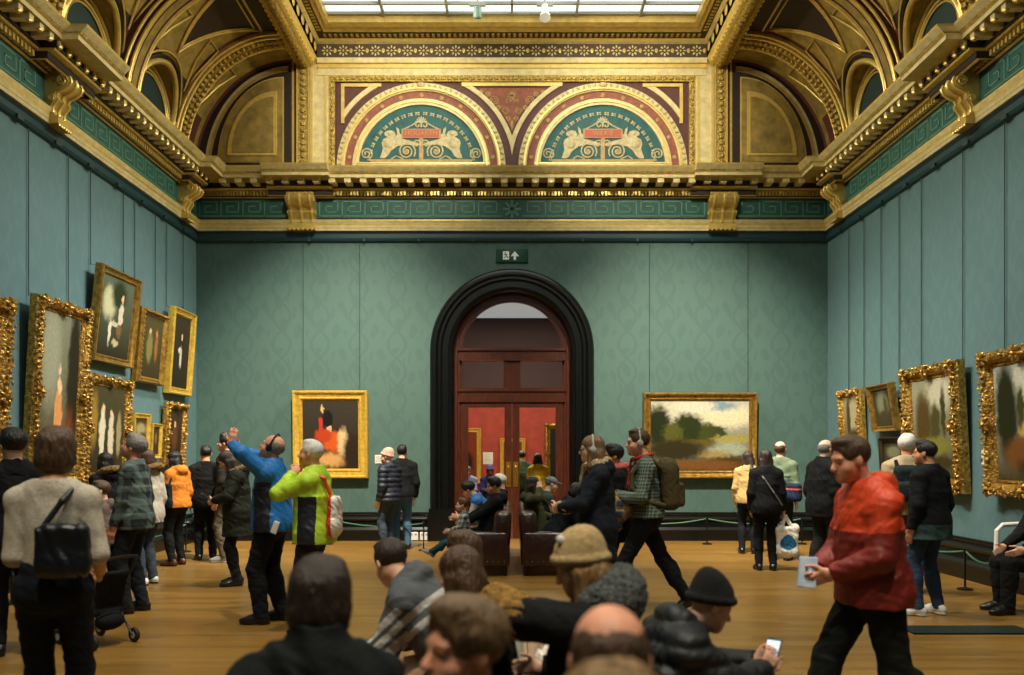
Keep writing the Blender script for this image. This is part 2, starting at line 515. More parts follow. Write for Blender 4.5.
def hand_prims(F, i, curl):
    W, E = F.W[i], F.E[i]
    u = W - E; u = u / np.linalg.norm(u)
    if F.hdir[i] is not None:
        u = _v(F.hdir[i]); u /= np.linalg.norm(u)
    sg = (-1, 1)[i]
    n = np.array([-sg, 0.15, 0]); n = n - u * (n @ u)
    if np.linalg.norm(n) < .2:
        n = np.array([0, 0, -1.0]); n = n - u * (n @ u)
    n /= np.linalg.norm(n)                 # palm normal, towards the body
    th = np.cross(u, n) * sg               # thumb side
    if th @ np.array([0, 1, .6]) < 0: th = -th
    q = 1.0 if not F.fem else .9
    P = []
    R = np.stack([th, n, u], 1)
    P.append(cap(E + (W - E) * .8, W + u * .015, .026 * q, .024 * q, k=.015))
    P.append(rbx(W + u * .05 * q, (.039 * q, .0145 * q, .046 * q), R, r=.0138 * q, k=.02))
    cu = curl
    for j, (off, ln) in enumerate(((.030, .070), (.010, .079), (-.010, .074), (-.029, .058))):
        b = W + u * .092 * q + th * off * q
        a1 = math.radians(8 + cu * (55 + 6 * j)); a2 = a1 + math.radians(10 + cu * 65); a3 = a2 + math.radians(6 + cu * 40)
        p = b
        for a, f, r0, r1 in ((a1, .45, .0092, .0086), (a2, .31, .0086, .008), (a3, .24, .008, .007)):
            d = u * math.cos(a) + n * math.sin(a) + th * (off * .6 if cu < .3 else 0)
            p2 = p + d * ln * f * q
            P.append(cap(p, p2, r0 * q, r1 * q, k=.005)); p = p2
    b = W + u * .028 * q + th * .03 * q
    d1 = (u * .65 + th * .7 + n * .25); d1 /= np.linalg.norm(d1)
    d2 = (u * .85 + th * (.35 - .3 * cu) + n * (.25 + .5 * cu)); d2 /= np.linalg.norm(d2)
    P.append(cap(b, b + d1 * .042 * q, .013 * q, .0105 * q, k=.014))
    P.append(cap(b + d1 * .042 * q, b + d1 * .042 * q + d2 * .05 * q, .0102 * q, .0085 * q, k=.006))
    return P

def head_prims(F):
    s = F.hs; R = F.Rh; c = F.Hc
    o = lambda x, y, z: c + R @ (np.array([x, y, z]) * s)
    E = lambda x, y, z, r, **k: ell(o(x, y, z), tuple(v * s for v in r), R, **k)
    f = .94 if F.fem else 1.0
    jaw = .85 if F.child else 1
    P = [E(0, -.016, .032, (.077, .097, .087), k=.02),
         E(0, .02, -.035, (.064 * f, .07, .078 * jaw), k=.03),
         E(0, .045, -.075 * jaw, (.045 * f, .045, .042), k=.03),
         E(0, .07, -.098 * jaw, (.022, .018, .016), k=.025),
         E(.042, .048, -.035, (.024, .026, .026), k=.025), E(-.042, .048, -.035, (.024, .026, .026), k=.025),
         E(0, .074, .022, (.05, .018, .015), k=.018)]
    for sx in (-1, 1):
        P.append(E(sx * .031, .096, .0, (.019, .02, .0125), k=.014, op='s'))
    P += [cap(o(0, .083, .01), o(0, .108, -.03), .009 * s, .0125 * s, k=.012),
          E(0, .104, -.034, (.0165, .012, .0095), k=.008),
          E(0, .086, -.061, (.024, .012, .0065), lab=1, k=.006), E(0, .084, -.0725, (.021, .012, .0075), lab=1, k=.006)]
    for sx in (-1, 1):
        P.append(E(sx * .031, .070, -.001, (.0145, .0135, .0095), lab=2, k=.003))
        P.append(E(sx * .031, .0785, -.001, (.0075, .007, .0075), lab=3, k=.001))
        P.append(E(sx * .031, .076, .0085, (.017, .012, .006), k=.004))
        P.append(cap(o(sx * .016, .088, .019), o(sx * .048, .078, .02), .0045 * s, .0035 * s, lab=4, k=.003))
        Re = R @ rmat(sx * 20, 0, 0)
        P.append(ell(o(sx * .079, -.008, -.008), (.009 * s, .019 * s, .031 * s), Re, k=.008))
    return P, o, E

def body_prims(F):
    g = F.g; T = F.T; R = F.Rt; fem = F.fem
    hipx = .172 if fem else .162
    tor = [ell(T(0, -.01, .0), (hipx * g, .118 * g, .12), R, k=.05),
           ell(T(0, .012 * g, .14), ((.128 if fem else .143) * g, .112 * g, .15), R, k=.06),
           ell(T(0, .0, .33), ((.148 if fem else .168) * g, .118 * g, .175), R, k=.06),
           cap(F.S[0], F.S[1], .056, .056, k=.05),
           cap(F.N, (F.N + F.S[0]) / 2 + R @ _v((0, 0, .015)), .05, .05, k=.05), cap(F.N, (F.N + F.S[1]) / 2 + R @ _v((0, 0, .015)), .05, .05, k=.05),
           ell(T(0, -.06, -.02), (.14 * g, .085 * g, .095), R, k=.05)]
    if fem and not F.child:
        tor += [ell(T(sx * .07, .095, .31), (.06, .05, .06), R, k=.05) for sx in (-1, 1)]
    neck = [cap(F.N + R @ _v((0, 0, -.03)), F.Hc + F.Rh @ (_v((0, -.03, -.06)) * F.hs), .06 if not fem else .052, .054 if not fem else .047, k=.03)]
    lg = math.sqrt(g)
    arms = [[cap(F.S[i], F.E[i], .052 * lg, .042 * lg, k=.03), cap(F.E[i], F.W[i], .043 * lg, .028, k=.02)] for i in (0, 1)]
    legs = [[cap(F.HJ[i], F.K[i], .086 * lg, .055 * lg, k=.05), cap(F.K[i], F.A[i], .054 * lg, .04, k=.03),
             ell(F.K[i] * .65 + F.A[i] * .35 + _v((0, -.012, 0)), (.048 * lg, .05 * lg, .11), k=.05)] for i in (0, 1)]
    feet = []
    for i in (0, 1):
        yaw, pit = F.foot[i]; Rf = rmat(yaw, pit, 0); A = F.A[i]
        feet.append([cap(A + Rf @ _v((0, -.03, -.04)), A + Rf @ _v((0, .15, -.055)), .036, .026, k=.03), cap(A, A + Rf @ _v((0, .02, -.03)), .034, .036, k=.03)])
    return tor, neck, arms, legs, feet

def shoe_prims(F, i, boot=0.0):
    yaw, pit = F.foot[i]; Rf = rmat(yaw, pit, 0); A = F.A[i]
    o = lambda x, y, z: A + Rf @ _v((x, y, z))
    P = [ell(o(0, -.025, -.035), (.044, .056, .05), Rf, k=.03), ell(o(0, .105, -.05), (.05, .105, .037), Rf, k=.03), cap(o(0, -.0, -.005), o(0, .10, -.035), .046, .038, k=.03)]
    if boot: P.append(cap(o(0, -.005, -.02), A + (F.K[i] - A) * boot, .05, .056, k=.02, flat=True))
    P += [ell(o(0, .11, -.072), (.051, .098, .014), Rf, lab=1, k=.006), ell(o(0, -.02, -.072), (.043, .062, .014), Rf, lab=1, k=.01)]
    return P

def hair_prims(F, style, o, E):
    R = F.Rh; s = F.hs
    face = E(0, .120, -.026, (.082, .086, .108), op='s', k=.02)
    capp = E(0, -.017, .038, (.086, .105, .093), k=.015)
    if style == 'short':
        return [capp, E(0, .022, .108, (.062, .055, .024), k=.03), face, half(R @ _v((0, .35, -1)), o(0, 0, -.05)),
                E(.083, .012, -.03, (.03, .026, .045), op='s', k=.008), E(-.083, .012, -.03, (.03, .026, .045), op='s', k=.008)]
    if style == 'thick':
        return [E(0, -.017, .045, (.095, .113, .098), k=.02), E(0, .032, .108, (.07, .055, .034), k=.03), face, half(R @ _v((0, .4, -1)), o(0, 0, -.065)),
                E(.09, .012, -.03, (.03, .024, .04), op='s', k=.008), E(-.09, .012, -.03, (.03, .024, .04), op='s', k=.008)]
    if style == 'bald':
        return [E(0, -.02, .02, (.083, .101, .085), k=.01), face, half(R @ _v((0, .35, -1)), o(0, 0, -.05)), half(R @ _v((0, .55, 1)), o(0, 0, .045)),
                E(.083, .014, -.03, (.03, .024, .04), op='s', k=.008), E(-.083, .014, -.03, (.03, .024, .04), op='s', k=.008)]
    if style == 'bob':
        return [E(0, -.017, .04, (.096, .114, .097), k=.02), E(0, -.035, -.04, (.098, .1, .085), k=.04), E(0, .03, .1, (.07, .06, .035), k=.03),
                E(0, .125, -.05, (.066, .09, .115), op='s', k=.015), half(R @ _v((0, .2, -1)), o(0, 0, -.115))]
    if style == 'curly':
        return [E(0, -.02, .045, (.105, .122, .106), k=.02), E(0, -.03, -.03, (.104, .11, .09), k=.04), E(0, .125, -.05, (.068, .085, .11), op='s', k=.015), half(R @ _v((0, .2, -1)), o(0, 0, -.1))]
    if style == 'long':
        dn = _v((0, 0, -1)); b = o(0, -.055, -.05)
        P = [E(0, -.017, .038, (.089, .108, .095), k=.02), E(0, -.035, -.05, (.09, .088, .1), k=.04)]
        for x in (-.05, 0, .05):
            p0 = o(x, -.055, -.05); p1 = p0 + dn * .16 + F.Rt @ _v((x * .35, -.045, 0)); p2 = p1 + dn * .13
            P += [cap(p0, p1, .05, .045, k=.03), cap(p1, p2, .045, .025, k=.03)]
        for x in (-.076, .076):
            P += [cap(o(x, .01, -.02), o(x * 1.1, .02, -.1) + dn * .05, .028, .03, k=.03), cap(o(x * 1.1, .02, -.1) + dn * .05, o(x * 1.15, .02, -.1) + dn * .16, .03, .015, k=.02)]
        P += [E(0, .125, -.05, (.063, .085, .118), op='s', k=.012)]
        return P
    if style == 'bun':
        return [capp, E(0, -.11, .06, (.045, .045, .045), k=.01), face, half(R @ _v((0, .35, -1)), o(0, 0, -.055)),
                E(.083, .012, -.03, (.03, .026, .045), op='s', k=.008), E(-.083, .012, -.03, (.03, .026, .045), op='s', k=.008)]
    return []

def beanie_prims(F, o, E, style='beanie'):
    R = F.Rh
    if style == 'pointy':
        P = [E(0, -.018, .045, (.093, .114, .105), k=.03), E(0, -.06, .12, (.06, .06, .05), k=.05)]
    else:
        P = [E(0, -.02, .045, (.094, .114, .112), k=.02), E(0, -.045, .1, (.07, .075, .06), k=.04)]
    P.append(half(R @ _v((0, .28, -1)), o(0, 0, .012)))
    # folded brim
    for q in range(20):
        a = 2 * PI * q / 20; a2 = 2 * PI * (q + 1) / 20
        f = lambda a: o(.083 * math.sin(a), -.015 + .103 * math.cos(a), .033 - .028 * math.cos(a) * -1)
        P.append(cap(f(a), f(a2), .021, .021, k=.006))
    return P

HDEF = lambda Y: .0065 if Y < 5 else (.0078 if Y < 9 else .0095)

def person(label, x, y, rz, fig, sk='fair', hair=('short', 'dark'), top=None, bot=None, shoes=None, extra=(), group=None, z=0.0, hh=None):
    """fig: dict for figure(); top/bot/shoes: dicts; extra: callables(F, root, h, o, E)"""
    F = figure(**fig); s = F.s
    h = (hh or HDEF(y)) / s
    root = empty('person', (x, y, z), math.radians(rz))
    tag(root, label, 'person', group)
    tor, neck, arms, legs, feet = body_prims(F)
    hp, o, E = head_prims(F)
    smat = skin(SK[sk])
    lipm = mat('lips', tuple(int(v * k) for v, k in zip(SK[sk], (.82, .62, .62))), .45)
    hm = hairmat(hair[1]) if hair and hair[1] in HAIRS else smat
    pr = tor + neck + arms[0] + arms[1] + legs[0] + legs[1] + feet[0] + feet[1] + hp
    for i in (0, 1): pr = pr + hand_prims(F, i, F.grip[i])
    sdf_obj('body', pr, h, [smat, lipm, M_SCLERA, M_EYE, hm], root, s)
    F.o, F.Ef = o, E
    if hair and hair[0]:
        hpz = hair_prims(F, hair[0], o, E)
        if len(hair) > 2: hpz.append(half(F.Rh @ _v((0, .28, 1)), o(0, 0, .03)))
        amp = {'curly': .010, 'long': .005, 'bob': .005, 'thick': .005}.get(hair[0], .003)
        sdf_obj('hair', hpz, h, [hm], root, s, wr=amp, lam={'long': .026, 'bob': .022, 'curly': .045}.get(hair[0], .026), seed=int(abs(x * 10)) % 7, zsq=.16 if hair[0] in ('long', 'bob') else (1.0 if hair[0] == 'curly' else .5))
    seed = int(abs(x * 37 + y * 11)) % 9
    if bot: make_bottom(F, root, h, tor, legs, bot, seed)
    if top: make_top(F, root, h, tor, neck, arms, top, seed)
    if shoes:
        for i in (0, 1):
            sdf_obj('shoe', shoe_prims(F, i, shoes.get('boot', 0)) + [half((0, 0, -1), (0, 0, .001 if F.A[i][2] < .1 else -9))], min(h, .007 / s), [shoes['m'], shoes.get('sole', M_BLACKPL)], root, s)
    for e in extra: e(F, root, h, o, E)
    root['_F'] = 0
    del root['_F']
    return root, F

def make_top(F, root, h, tor, neck, arms, t, seed):
    """t: name, m (material or list), th thickness, hem (below pelvis, m), flare, collar, sleeve (0..1 of the forearm), hood, puff, paint, wr"""
    th = t.get('th', .018); T = F.T; R = F.Rt; g = F.g
    ms = t['m'] if isinstance(t['m'], list) else [t['m']]
    pr = [grow(p, th) for p in tor[1:6]] + [grow(p, th * .8) for p in tor[7:]]
    bt = t.get('bth', .014)
    if not t.get('crop'): pr += [grow(tor[0], max(th, bt + .014)), grow(tor[6], max(th, bt + .014))]
    hem = t.get('hem', .05); fl = t.get('flare', 0)
    sit = t.get('sit', False)
    base = T(0, -.0, .27)
    end = T(0, -.01, -.06) if sit else (T(0, -.005, -hem * .5) * .5 + (F.P + _v((0, -.005, -hem))) * .5 if hem < .25 else F.P + _v((0, -.005, -hem)))
    r0 = ((.125 if F.fem else .142) * g + th, .106 * g + th); r1 = (.18 * g + th + fl, .14 * g + th + fl)
    if t.get('crop'): r1 = (.132 * g + th, .112 * g + th)
    pr.append(econe(base, end, r0, r1, R @ _v((1, 0, 0)), k=.03 if t.get('crop') else .09))
    if not t.get('crop'):
        if sit: pr.append(half(-(R @ _v((0, 0, 1))), end))
        else: pr.append(half((0, 0, -1), end))
    sl = t.get('sleeve', 1.0)
    for i in (0, 1):
        qa = grow(arms[i][0], th); qa['lab'] = t.get('slab', 0); pr.append(qa)
        if sl > 0:
            q = grow(arms[i][1], th * .9); q['lab'] = t.get('slab', 0); q['b'] = q['a'] + (q['b'] - q['a']) * sl * .97; q['rb'] = q['ra'] + (max(.045, q['rb']) - q['ra']) * sl; q['flat'] = True
            pr.append(q)
        else:
            pr[-1]['b'] = pr[-1]['a'] + (pr[-1]['b'] - pr[-1]['a']) * (1 + sl); pr[-1]['flat'] = True
    ch = t.get('collar', .04)
    up = F.Rt @ _v((0, .12, 1)); up /= np.linalg.norm(up)
    if ch > 0:
        pr.append(econe(F.N - up * .05, F.N + up * (ch + .01), (.085 + th * .4, .085 + th * .4), (.074 + th * .4, .078 + th * .4), R @ _v((1, 0, 0)), k=.025))
        pr.append(econe(F.N + up * (ch - .03), F.N + up * (ch + .2), (.064, .066), (.07, .074), R @ _v((1, 0, 0)), k=.008, op='s'))
    else:
        pr.append(ell(F.N + up * .04 + R @ _v((0, .03, 0)), (.085, .09, .065), R, op='s', k=.012))
    hood = t.get('hood', 0)
    if hood:
        pr += [ell(F.N + R @ _v((0, -.085, .0)), (.115, .065, .085 * hood), R, k=.03, lab=t.get('hoodlab', 0)),
               cap(F.N + R @ _v((-.085, .0, .03)), F.N + R @ _v((-.05, -.08, .05)), .035, .04, k=.03, lab=t.get('hoodlab', 0)), cap(F.N + R @ _v((.085, .0, .03)), F.N + R @ _v((.05, -.08, .05)), .035, .04, k=.03, lab=t.get('hoodlab', 0))]
    pr += t.get('add', lambda F: [])(F)
    puff = t.get('puff', 0)
    fn = None
    if puff:
        fn = lambda x, y, z: -puff * np.abs(np.sin(z * PI / .085)) + puff * .4
    paint = t.get('paint')
    sdf_obj(t.get('name', 'jacket'), pr, h * 1.1, ms, root, F.s, paint=(lambda c, l: paint(F, c, l)) if paint else None, wr=t.get('wr', .006), lam=t.get('lam', .13), seed=seed, zsq=t.get('zsq', 1.1), fn=fn)

def make_bottom(F, root, h, tor, legs, t, seed):
    th = t.get('th', .014)
    ms = t['m'] if isinstance(t['m'], list) else [t['m']]
    pr = [grow(tor[0], th), grow(tor[6], th), ]
    kind = t.get('kind', 'trousers')
    fl = t.get('flare', .0)
    end = t.get('end', 1.06)
    for i in (0, 1):
        a = grow(legs[i][0], th); b = grow(legs[i][1], th * 1.2)
        b['rb'] = max(b['rb'], .05) + fl; b['b'] = b['a'] + (b['b'] - b['a']) * end; b['flat'] = True
        pr += [a, b, grow(legs[i][2], th * .8)]
    if kind == 'skirt':
        pr = [grow(tor[0], th), grow(tor[6], th), econe(F.P + _v((0, 0, .05)), F.P + _v((0, 0, -t.get('len', .4))), (.17, .13), (.2, .17), _v((1, 0, 0)), k=.04)]
    pr.append(ell(F.T(0, 0, .10), (.15, .12, .09), F.Rt, k=.04)) if t.get('waist') else None
    pr.append(half(F.Rt @ _v((0, 0, 1)), F.T(0, 0, t.get('waist', .1))))
    paint = t.get('paint')
    sdf_obj(t.get('name', kind), pr, h * 1.1, ms, root, F.s, paint=(lambda c, l: paint(F, c, l)) if paint else None, wr=t.get('wr', .006), lam=t.get('lam', .14), seed=seed + 3, zsq=1.6)

# --- worn extras (children of the person)
def x_beanie(m, style='beanie'):
    def f(F, root, h, o, E): sdf_obj('beanie', beanie_prims(F, o, E, style), h, [m], root, F.s, wr=.003, lam=.06)
    return f
def x_cap(m):
    def f(F, root, h, o, E):
        P = [E(0, -.02, .045, (.092, .11, .085), k=.02), half(F.Rh @ _v((0, -.1, -1)), o(0, 0, .035)), E(0, .12, .052, (.07, .065, .011), k=.01)]
        sdf_obj('cap', P, h, [m], root, F.s)
    return f
def x_phones(m):
    def f(F, root, h, o, E):
        P = []
        for q in range(14):
            a = PI * q / 14; a2 = PI * (q + 1) / 14
            fp = lambda a: o(.098 * math.cos(a), -.012, .0 + .135 * math.sin(a))
            P.append(cap(fp(a), fp(a2), .0078, .0078, k=.004))
        for sx in (-1, 1): P.append(E(sx * .092, -.01, -.008, (.018, .031, .034), k=.01))
        sdf_obj('headphones', P, min(h, .0075), [m], root, F.s)
    return f
def x_glasses(m):
    def f(F, root, h, o, E):
        P = []
        for sx in (-1, 1):
            for q in range(10):
                a = 2 * PI * q / 10; a2 = 2 * PI * (q + 1) / 10
                fp = lambda a: o(sx * .033 + .025 * math.cos(a), .1, -.002 + .021 * math.sin(a))
                P.append(cap(fp(a), fp(a2), .0045, .0045, k=.002))
            P.append(cap(o(sx * .058, .098, .002), o(sx * .08, .0, .004), .0042, .0042, k=.002))
        P.append(cap(o(-.009, .104, .002), o(.009, .104, .002), .0042, .0042, k=.002))
        sdf_obj('glasses', P, .0045, [m], root, F.s)
    return f
def x_scarf(m, r=.045, drop=0, name='scarf', wr=.008, lam=.05):
    def f(F, root, h, o, E):
        P = []; n = 16
        for q in range(n):
            a = 2 * PI * q / n; a2 = 2 * PI * (q + 1) / n
            fp = lambda a: F.N + F.Rt @ _v((.085 * math.sin(a), .015 + .085 * math.cos(a), .045 - .02 * math.cos(a)))
            P.append(cap(fp(a), fp(a2), r, r, k=.015))
        if drop:
            P.append(cap(F.N + F.Rt @ _v((.03, .12, .02)), F.N + F.Rt @ _v((.05, .165, -drop)), r * .8, r * .8, k=.02))
        sdf_obj(name, P, h, [m], root, F.s, wr=wr, lam=lam)
    return f
def x_furhood(m, up=False):
    """fur-edged hood lying on the shoulders"""
    def f(F, root, h, o, E):
        P = []; n = 18
        for q in range(n):
            a = 2 * PI * q / n; a2 = 2 * PI * (q + 1) / n
            fp = lambda a: F.N + F.Rt @ _v((.115 * math.sin(a), -.03 + .115 * math.cos(a), .035 - .05 * math.cos(a)))
            P.append(cap(fp(a), fp(a2), .042, .042, k=.01))
        sdf_obj('fur_trim', P, h, [m], root, F.s, wr=.012, lam=.035)
    return f
def x_cuffs(m, which=(0, 1), r=.055, ln=.1):
    def f(F, root, h, o, E):
        for i in which:
            d = F.E[i] - F.W[i]; d /= np.linalg.norm(d)
            sdf_obj('fur_cuff', [cap(F.W[i] + d * .01, F.W[i] + d * ln, r, r, k=.02)], h, [m], root, F.s, wr=.012, lam=.035)
    return f

def wpt(root, F, p):
    """figure point -> world"""
    M = Matrix.Translation(root.location) @ Matrix.Rotation(root.rotation_euler[2], 4, 'Z')
    return M @ Vector(tuple(_v(p) * F.s))
# ================================================================== THE ROOM
W = 5.92; Y1 = 15.0; Y0 = -4.0

M_GOLD = mat('gilding', (204, 176, 94), .42, .35, noise=.15, nscale=9, bump=.06, bscale=60)
M_GOLDL = mat('bright_gilding', (226, 198, 108), .38, .4, noise=.12, nscale=12, bump=.05, bscale=80)
M_CREAM = mat('cream_gold_paint', (220, 204, 146), .55, .08, noise=.15, nscale=9, bump=.1)
M_ORN = mat('carved_gilding', (206, 174, 82), .42, .4, noise=.5, nscale=28, bump=1.0, bscale=34)
M_OLIVE = mat('olive_gold_paint', (164, 140, 70), .5, .15, noise=.3, nscale=6, bump=.15, bscale=90)
M_MAROON = mat('maroon_paint', (90, 46, 34), .6, noise=.2, nscale=10)
M_DKMAR = mat('deep_maroon_paint', (40, 27, 19), .6, noise=.2, nscale=10)
M_SALMON = mat('salmon_paint', (150, 86, 62), .65, noise=.2, nscale=16)
M_FRIEZE = mat('frieze_green_paint', (38, 96, 87), .6, noise=.2, nscale=7)
M_KEY = mat('key_pattern_paint', (84, 136, 114), .6)
M_DKGREEN = mat('dark_green_paint', (16, 48, 46), .7, noise=.2, nscale=5)
M_LUNG = mat('lunette_green_paint', (20, 92, 90), .65, noise=.25, nscale=8)
M_STONE = mat('relief_paint', (198, 186, 138), .65, noise=.2, nscale=20)
M_TAN = mat('tan_paint', (186, 148, 92), .65, noise=.2, nscale=14)
M_TEALDK = mat('dark_teal_paint', (22, 56, 62), .5)
M_BLACKST = mat('black_stone', (9, 12, 12), .25, noise=.3, nscale=8)
M_MAHOG = mat('mahogany', (80, 36, 21), .32, noise=.4, nscale=9, stretch=(4, 4, .6), bump=.05)
M_BRASS = mat('brass', (205, 160, 62), .3, .9)

def damask(name, base, lite, per=(.62, .95), axis='X', amt=.8):
    """fabric wall covering with a tone-on-tone ogee damask"""
    m = bpy.data.materials.new(name); m.use_nodes = True
    N, L, b = nodes_of(m)
    tc = N.new('ShaderNodeTexCoord'); sp = N.new('ShaderNodeSeparateXYZ'); L.new(tc.outputs['Object'], sp.inputs[0])
    M = lambda op, a, bb=None, c=None: math_node(N, L, op, a, bb, c)
    u = M('MULTIPLY', sp.outputs[axis], 2 * PI / per[0]); v = M('MULTIPLY', sp.outputs['Z'], 2 * PI / per[1])
    cu, cv = M('COSINE', u), M('COSINE', v)
    og = M('ADD', M('MULTIPLY', cu, M('COSINE', M('MULTIPLY', v, .5))), 0.0)
    aw = M('MULTIPLY', cv, 1.45)                                                   # ogee lattice: two waving families of lines
    l1 = M('ABSOLUTE', M('SINE', M('MULTIPLY', M('SUBTRACT', u, aw), .5))); l2 = M('ABSOLUTE', M('SINE', M('MULTIPLY', M('ADD', u, aw), .5)))
    lat = M('LESS_THAN', M('MINIMUM', l1, l2), .14)
    fl = M('ADD', M('MULTIPLY', M('COSINE', M('ADD', M('MULTIPLY', u, 3), M('MULTIPLY', M('SINE', v), 1.6))), .55), M('MULTIPLY', M('COSINE', M('ADD', M('MULTIPLY', v, 2.5), M('MULTIPLY', cu, 2.6))), .7))
    sm = N.new('ShaderNodeMapRange'); sm.inputs['From Min'].default_value = .1; sm.inputs['From Max'].default_value = .5; L.new(fl, sm.inputs['Value'])
    fl = M('MULTIPLY', sm.outputs[0], M('GREATER_THAN', M('ABSOLUTE', og), .2))
    pat = M('MINIMUM', M('ADD', lat, fl), 1.0)
    n = N.new('ShaderNodeTexNoise'); n.inputs['Scale'].default_value = 70; n.inputs['Detail'].default_value = 3
    L.new(tc.outputs['Object'], n.inputs['Vector'])
    f = M('MULTIPLY', M('ADD', M('MULTIPLY', pat, .8), M('MULTIPLY', n.outputs['Fac'], .5)), amt)
    L.new(mix_col(N, L, f, base, lite), b.inputs['Base Color'])
    bp = N.new('ShaderNodeBump'); bp.inputs['Strength'].default_value = .15; bp.inputs['Distance'].default_value = .004
    L.new(n.outputs['Fac'], bp.inputs['Height']); L.new(bp.outputs[0], b.inputs['Normal'])
    b.inputs['Roughness'].default_value = .72
    return m
M_WALLB = damask('green_damask', (66, 95, 89), (52, 81, 78), axis='X', amt=.45, per=(.72, 1.05))
M_WALLS = damask('green_damask_side', (76, 106, 109), (86, 116, 117), axis='Y', amt=.5)

# ------------------------------------------------------------------ floor
def floor_mat():
    m = bpy.data.materials.new('oak_boards'); m.use_nodes = True
    N, L, b = nodes_of(m)
    tc = N.new('ShaderNodeTexCoord'); mp = N.new('ShaderNodeMapping'); L.new(tc.outputs['Object'], mp.inputs['Vector'])
    br = N.new('ShaderNodeTexBrick'); br.offset = .37; br.inputs['Scale'].default_value = 1
    br.inputs['Brick Width'].default_value = 1.3; br.inputs['Row Height'].default_value = .085
    br.inputs['Mortar Size'].default_value = .0025; br.inputs['Mortar Smooth'].default_value = .3; br.inputs['Bias'].default_value = 0
    br.inputs['Color1'].default_value = (*lin((150, 114, 52)), 1); br.inputs['Color2'].default_value = (*lin((120, 90, 40)), 1)
    br.inputs['Mortar'].default_value = (*lin((84, 56, 26)), 1)
    L.new(mp.outputs[0], br.inputs['Vector'])
    n = N.new('ShaderNodeTexNoise'); n.inputs['Scale'].default_value = 5; n.inputs['Detail'].default_value = 6
    mp2 = N.new('ShaderNodeMapping'); mp2.inputs['Scale'].default_value = (.8, 9, 1); L.new(tc.outputs['Object'], mp2.inputs['Vector']); L.new(mp2.outputs[0], n.inputs['Vector'])
    c = mix_col(N, L, math_node(N, L, 'MULTIPLY', n.outputs['Fac'], .45), br.outputs['Color'], (106, 74, 32))
    L.new(c, b.inputs['Base Color'])
    n2 = N.new('ShaderNodeTexNoise'); n2.inputs['Scale'].default_value = 2.2; L.new(tc.outputs['Object'], n2.inputs['Vector'])
    r = N.new('ShaderNodeMapRange'); r.inputs['To Min'].default_value = .24; r.inputs['To Max'].default_value = .42; L.new(n2.outputs['Fac'], r.inputs['Value'])
    L.new(r.outputs[0], b.inputs['Roughness'])
    bp = N.new('ShaderNodeBump'); bp.inputs['Strength'].default_value = .12; bp.inputs['Distance'].default_value = .01
    L.new(n.outputs['Fac'], bp.inputs['Height']); L.new(bp.outputs[0], b.inputs['Normal'])
    return m
mb = MB(); mb.bx(-W - .3, W + .3, Y0 - .3, 25.0, -.12, 0)
tag(mb.build('floor', [floor_mat()], smooth=False), kind='structure')

# ------------------------------------------------------------------ walls
for sx, nm in ((-1, 'left'), (1, 'right')):
    mb = MB()
    mb.bx(sx * W, sx * (W + .25), Y0, Y1 + .3, 0, 6.72, 0)
    mb.bx(sx * W, sx * (W + .25), Y0, Y1 + .3, 6.72, 9.9, 1)
    tag(mb.build('wall_' + nm, [M_WALLS, M_DKGREEN], smooth=False), kind='structure')
mb = MB(); mb.bx(-W - .25, W + .25, Y0 - .25, Y0, 0, 9.9); tag(mb.build('wall_rear', [M_WALLB], smooth=False), kind='structure')
ARC = 3.55; RO = 1.52
mb = MB()
fb = lambda u, v, t: (u, Y1 - t, v)
RB = 1.3
mb.prism([(-W - .25, 0), (-RB, 0), (-RB, 9.9), (-W - .25, 9.9)], fb, 0, -.3)
mb.prism([(W + .25, 0), (RB, 0), (RB, 9.9), (W + .25, 9.9)], fb, 0, -.3)
for k in range(16):
    a0 = PI - PI * k / 16; a1 = PI - PI * (k + 1) / 16
    p0 = (RB * math.cos(a0), ARC + RB * math.sin(a0)); p1 = (RB * math.cos(a1), ARC + RB * math.sin(a1))
    mb.prism([p0, p1, (p1[0], 9.9), (p0[0], 9.9)], fb, 0, -.3)
tag(mb.build('wall_back', [M_WALLB], smooth=False), kind='structure')

# black skirting boards
def skirt(name, P, Q, nrm):
    mb = MB(); P = Vector(P); Q = Vector(Q); n = Vector(nrm)
    prof = [(0, 0), (.10, 0), (.10, .20), (.075, .23), (.06, .25), (.05, .36), (.075, .38), (.085, .41), (.06, .44), (.035, .46), (.055, .50), (.05, .53), (0, .53)]
    A = [P + n * d + Vector((0, 0, z)) for d, z in prof]; B = [Q + n * d + Vector((0, 0, z)) for d, z in prof]
    mb.strip(A, B)
    tag(mb.build(name, [M_BLACKST], angle=25), kind='structure')
skirt('baseboard_left', (-W, Y0, 0), (-W, Y1, 0), (1, 0, 0))
skirt('baseboard_right', (W, Y0, 0), (W, Y1, 0), (-1, 0, 0))
skirt('baseboard_back_left', (-W, Y1, 0), (-RO + .05, Y1, 0), (0, -1, 0))
skirt('baseboard_back_right', (RO - .05, Y1, 0), (W, Y1, 0), (0, -1, 0))

# ------------------------------------------------------------------ cornice
def ring(d, z): return [Vector((-W + d, Y0 + d, z)), Vector((-W + d, Y1 - d, z)), Vector((W - d, Y1 - d, z)), Vector((W - d, Y0 + d, z))]
def ring_sweep(mb, prof):
    for (d0, z0, m), (d1, z1, _) in zip(prof[:-1], prof[1:]):
        mb.strip(ring(d0, z0), ring(d1, z1), m, closed=True)
